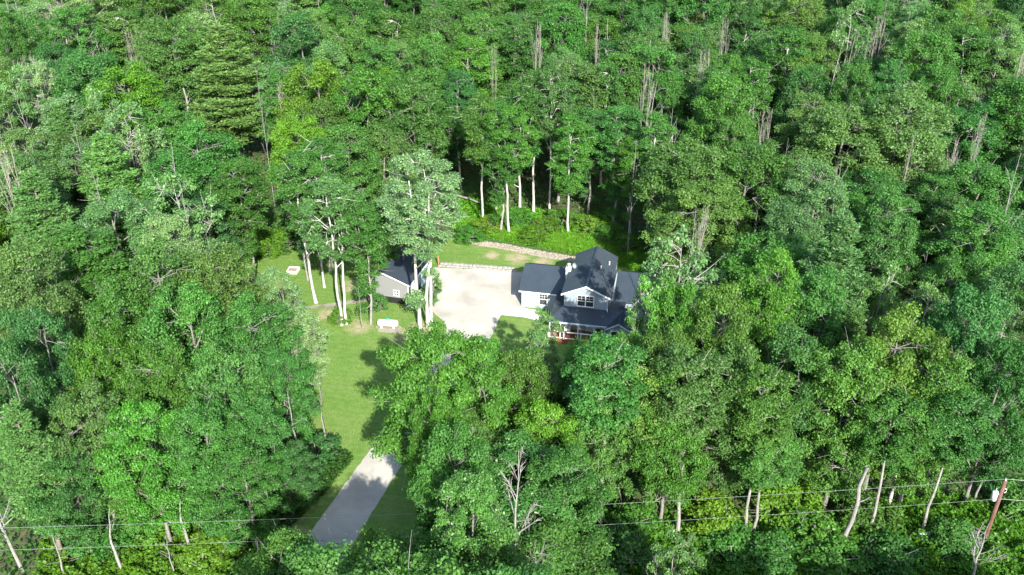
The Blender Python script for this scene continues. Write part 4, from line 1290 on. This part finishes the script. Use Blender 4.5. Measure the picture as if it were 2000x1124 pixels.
for (x, y) in fill:
    if inside(x, y, CLEAR): continue
    if any((x - a) ** 2 + (y - b) ** 2 < (min(r, 4.0) * 0.8 + 1.9) ** 2 for a, b, r in PLACED if r > 1.3): continue
    if y < 44 and (-30 < x < 8): continue
    g = gzf(x, y)
    h = rf.uniform(13.5, 20.5) if y > 95 else rf.uniform(12.5, 17.5)
    if y < 60: h = rf.uniform(9, 12.5)
    px, py = px_of(x, y, g + h * 0.7)
    if px < -120 or px > 2120 or py > 1250 or py < -170: continue
    fx = px / 2000
    dep = depth_of(x, y, g + h * 0.6)
    if py > 915 and px > 1120: continue
    if py > 900 and 120 < px < 620: continue
    hwp = 3.6 * F_PX / dep
    if any(inside(px, py, gp) for gp in GAPS): continue
    if y < 44: continue
    if any(inside(a, b, KEEP) for a in (px - hwp, px, px + hwp) for b in [px_of(x, y, g + h * q)[1] for q in (0.98, 0.75, 0.5, 0.3)]): continue
    r = rf.random()
    left, right = fx < 0.33, fx > 0.66
    if r < 0.055 and not (px < 640 and 280 < py < 500): kd = 'fan' if rf.random() < 0.5 else 'snag'
    elif left: kd = rf.choices(['maple', 'oak', 'pale', 'pine', 'tall', 'wispy'], [3, 3, 3.2, 1.2, 2, 0.8])[0]
    elif right: kd = rf.choices(['maple', 'oak', 'pale', 'tall', 'wispy'], [4, 4, 1.6, 2, 0.4])[0]
    else: kd = rf.choices(['maple', 'oak', 'pale', 'tall'], [4.5, 4, 0.9, 4])[0]
    if kd == 'pale': tt = rf.choices(['grey', 'silver', 'olive'], [4, 1.6 if left else 0.5, 2])[0]
    elif kd == 'pine': tt = 'pine'
    elif kd == 'wispy': tt = 'grey'
    elif left: tt = rf.choices(['mid', 'green', 'blue', 'olive', 'lime', 'grey'], [3.4, 3, 1.2, 2, 0.3, 1.5])[0]
    elif right: tt = rf.choices(['mid', 'green', 'blue', 'deep', 'olive', 'yellow', 'grey'], [3.6, 4, 1.6, 1.4, 1.5, 0.7, 1])[0]
    else: tt = rf.choices(['mid', 'green', 'bright', 'deep', 'olive', 'lime'], [4, 4, 2.2, 1.2, 1.2, 0.25])[0]
    w = {'maple': 8.6, 'oak': 7.8, 'tall': 6.2, 'pale': 7.6, 'pine': 7.6, 'fan': 6, 'snag': 5, 'wispy': 6.5}[kd] * rf.uniform(0.8, 1.38)
    if kd in ('fan', 'snag'): w = None
    if kd == 'pine': h *= 1.08
    look = WORD[kd] if kd in ('fan', 'snag') else f"{LOOK[tt]} {WORD[kd]}"
    o = plant(kd, x, y, h, w, tt, None, "trees of the surrounding forest")
    FILLED.append((o, look, px, py))

# slim dead stems and bare tops that stand among the living crowns
for k in range(44):
    for _ in range(60):
        y = rf.uniform(70, 158)
        x = rf.uniform(-1, 1) * 0.6 * (y * 0.875 + 23)
        if inside(x, y, CLEAR): continue
        kd = rf.choices(['snag', 'fan', 'pole'], [4, 3, 2.5])[0]
        g = gzf(x, y)
        h = rf.uniform(16, 20.5)
        px, py = px_of(x, y, g + h * 0.8)
        if not (0 < px < 2000 and 0 < py < 640): continue
        if 640 < px < 1240 and py > 300: continue
        if any(inside(px, py, gp) for gp in GAPS[:2]) or any(inside(px, b, KEEP) for b in [px_of(x, y, g + h * q)[1] for q in (1, 0.7, 0.4)]): continue
        break
    else:
        continue
    o = plant(kd, x, y, h, {'snag': 5.2, 'fan': 7.5, 'pole': 3.0}[kd] * rf.uniform(0.8, 1.2), 'mid', None, "trees of the surrounding forest", lean=(rf.gauss(0, 0.05), rf.gauss(0, 0.04)))
    FILLED.append((o, {'snag': "bare branching dead tree", 'fan': "bare grey twig fan", 'pole': "slim bare stem"}[kd], px, py))

LAND = [(445, 165, "huge tiered pine"), (1652, 170, "white candelabra tree"), (1900, 320, "brown twig fan"), (460, 50, "Y-shaped dead top"),
        (1074, 270, "thick white bank trunk"), (825, 390, "silvery three-trunk tree"), (364, 205, "broken pale trunk"), (40, 300, "left-edge bare tree"),
        (225, 370, "wide flat-topped conifer"), (1620, 545, "big right-hand pine"), (600, 320, "yellow-lime maple"), (1400, 690, "pointed yellow maple"),
        (1950, 990, "utility pole"), (512, 230, "tall grey dead trunk"), (1148, 330, "leafy blue-green column"), (1335, 525, "airy tree"),
        (1525, 50, "pine near the top edge"), (1770, 350, "brown-grey twig fan"), (1740, 745, "big sunlit maple"), (1000, 1060, "bleached bottom tree"),
        (1300, 70, "high central twig fan"), (850, 165, "central grey fan"), (115, 40, "bare white trunk"), (210, 170, "leftmost pale fan tree"),
        (90, 450, "soft left-edge pine"), (380, 680, "left foreground maple"), (1880, 700, "dark right-edge oak"), (1430, 380, "long leaning grey trunk"), (690, 30, "shed far below it")]
DIRS = ["right of", "above right of", "above", "above left of", "left of", "below left of", "below", "below right of"]
ORD = ["nearest", "second", "third", "fourth", "fifth", "sixth", "seventh", "eighth", "ninth", "tenth", "eleventh", "twelfth", "thirteenth", "fourteenth", "fifteenth", "sixteenth", "seventeenth", "eighteenth", "nineteenth", "twentieth"]
sect = {}
for (o, look, px, py) in FILLED:
    L = min(LAND[:-1], key=lambda q: (q[0] - px) ** 2 + ((q[1] - py) * 1.3) ** 2)
    a = math.atan2(L[1] - py, px - L[0])
    sect.setdefault((L[2], int(round(a / (math.pi / 4))) % 8), []).append((math.hypot(px - L[0], py - L[1]), o, look))
for (nm, d), lst in sect.items():
    for k, (_, o, look) in enumerate(sorted(lst, key=lambda q: q[0])):
        o["label"] = f"{look}, {ORD[min(k, 19)]} crown {DIRS[d]} the {nm}"

# ------------------------------------------------------------------ undergrowth (uncountable)
def undergrowth(name, n, sampler, hmin, hmax, ls, tint, seed, clumps=None, kind='leaf'):
    rng = np.random.default_rng(seed)
    P = sampler(rng, n)
    h = rng.uniform(0, 1, len(P)) ** 0.8
    bump_ = 0.5 + 0.5 * np.sin(P[:, 0] * 1.9 + np.sin(P[:, 1] * 1.3) * 2) * np.cos(P[:, 1] * 2.3 + P[:, 0] * 0.7)
    z = gz(P[:, 0], P[:, 1]) + 0.02 + h * (hmin + (hmax - hmin) * bump_)
    pts = np.column_stack([P, z])
    Nn = rng.normal(0, 0.5, (len(P), 3)) + np.array([0, 0, 0.8])
    v, f = leaf_arrays(rng, pts, Nn, ls * rng.uniform(0.6, 1.4, len(P)))
    me = quad_mesh(name, v, f, M[kind], np.clip(rng.normal(0.5, 0.2, len(P)) + 0.12 * (bump_ - 0.5), 0, 1))
    o = obj(name, me)
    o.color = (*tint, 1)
    return tag(o, kind='stuff')


def poly_sampler(pix):
    poly = [at(*p) for p in pix]
    px = np.array(poly)
    lo, hi = px.min(0), px.max(0)

    def f(rng, n):
        out = []
        got = 0
        while got < n:
            q = rng.uniform(lo, hi, (n * 2, 2))
            X, Y = q[:, 0], q[:, 1]
            c = np.zeros(len(q), bool)
            j = len(poly) - 1
            for i in range(len(poly)):
                xi, yi = poly[i]; xj, yj = poly[j]
                cond = ((yi > Y) != (yj > Y)) & (X < (xj - xi) * (Y - yi) / (yj - yi + 1e-9) + xi)
                c ^= cond; j = i
            out.append(q[c]); got += c.sum()
        return np.concatenate(out)[:n]
    return f


def forest_sampler(rng, n):
    out = []
    got = 0
    while got < n:
        Y = rng.uniform(30, 150, n)
        X = rng.uniform(-1, 1, n) * (0.64 * (Y * 0.875 + 23) + 4)
        c = np.zeros(n, bool)
        j = len(CLEAR) - 1
        for i in range(len(CLEAR)):
            xi, yi = CLEAR[i]; xj, yj = CLEAR[j]
            cond = ((yi > Y) != (yj > Y)) & (X < (xj - xi) * (Y - yi) / (yj - yi + 1e-9) + xi)
            c ^= cond; j = i
        q = np.column_stack([X, Y])[~c]
        out.append(q); got += len(q)
    return np.concatenate(out)[:n]


undergrowth("undergrowth", 110000, forest_sampler, 0.15, 1.2, 0.34, (0.05, 0.15, 0.02), 201)
undergrowth("bank_undergrowth", 42000, poly_sampler([(868, 385), (940, 388), (1000, 408), (1180, 425), (1275, 505), (1262, 535), (1130, 500), (1040, 482), (960, 468), (900, 462), (870, 440)]),
            0.10, 0.7, 0.22, (0.115, 0.32, 0.02), 202)
undergrowth("roadside_undergrowth", 60000, poly_sampler([(1180, 1010), (1500, 1030), (1750, 990), (2040, 960), (2060, 1200), (1100, 1200)]), 0.2, 1.5, 0.26, (0.07, 0.19, 0.016), 203)
undergrowth("thicket_undergrowth", 26000, poly_sampler([(100, 1000), (480, 980), (560, 1000), (500, 1150), (60, 1180)]), 0.2, 1.4, 0.25, (0.09, 0.2, 0.016), 204)
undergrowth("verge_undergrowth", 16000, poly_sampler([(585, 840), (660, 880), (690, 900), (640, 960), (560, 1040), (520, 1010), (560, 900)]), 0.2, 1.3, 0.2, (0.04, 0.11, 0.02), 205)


def blades(name, n, sampler, hgt, tint, seed):
    rng = np.random.default_rng(seed)
    P = sampler(rng, n)
    d = rng.normal(0, 0.4, (n, 3)) + np.array([0, 0, 1.0]); d /= np.linalg.norm(d, axis=1, keepdims=True)
    S = hgt * rng.uniform(0.5, 1.4, n)
    p0 = np.column_stack([P, gz(P[:, 0], P[:, 1]) + 0.015])
    s = np.cross(d, unit(rng, n)); s /= np.linalg.norm(s, axis=1, keepdims=True)
    w = 0.03
    v = np.stack([p0 - s * w, p0 + s * w, p0 + d * S[:, None] + s * w * 0.3, p0 + d * S[:, None] - s * w * 0.3], 1).reshape(-1, 3)
    o = obj(name, quad_mesh(name, v, np.arange(4 * n).reshape(-1, 4), M['leaf'], np.clip(rng.normal(0.55, 0.22, n), 0, 1)))
    o.color = (*tint, 1)
    return tag(o, kind='stuff')


blades("tall_grass", 30000, poly_sampler([(905, 462), (960, 466), (1040, 482), (1130, 500), (1262, 535), (1270, 500), (1180, 470), (1050, 455), (930, 440), (880, 420)]), 0.5, (0.14, 0.30, 0.03), 301)
blades("lawn_grass", 40000, poly_sampler([(480, 515), (700, 478), (860, 470), (1000, 520), (850, 520), (838, 605), (866, 640), (850, 700), (760, 820), (640, 960), (560, 760), (500, 640)]), 0.07, (0.11, 0.215, 0.04), 302)

# loose stones on the stone path
rng = np.random.default_rng(9)
q = poly_sampler([(895, 467), (925, 469), (985, 477), (1040, 488), (1090, 497), (1130, 504), (1130, 514), (1085, 508), (1035, 499), (975, 487), (920, 478), (900, 473)])(rng, 1500)
Vs, Fs = [], []
cube = np.array([(-1, -1, -1), (1, -1, -1), (1, 1, -1), (-1, 1, -1), (-.7, -.7, 1), (.7, -.7, 1), (.7, .7, 1), (-.7, .7, 1)]) * 0.5
cf = np.array([(0, 3, 2, 1), (4, 5, 6, 7), (0, 1, 5, 4), (1, 2, 6, 5), (2, 3, 7, 6), (3, 0, 4, 7)])
for k, (x, y) in enumerate(q):
    s_ = rng.uniform(0.04, 0.12)
    a = rng.uniform(0, 6.28)
    c = cube * (s_, s_ * rng.uniform(0.6, 1), s_ * 0.6) + rng.normal(0, 0.015, (8, 3))
    c = np.column_stack([c[:, 0] * math.cos(a) - c[:, 1] * math.sin(a), c[:, 0] * math.sin(a) + c[:, 1] * math.cos(a), c[:, 2]])
    Vs.append(c + (x, y, 0.05 + s_ * 0.2)); Fs.append(cf + 8 * k)
tag(obj("pebbles", quad_mesh("pebbles", np.concatenate(Vs), np.concatenate(Fs), M['pebble'])), kind='stuff')
print("TREES", sum(1 for o in bpy.data.objects if o.name.startswith(('maple', 'oak', 'ash', 'silver', 'pine', 'dead', 'sparse'))))
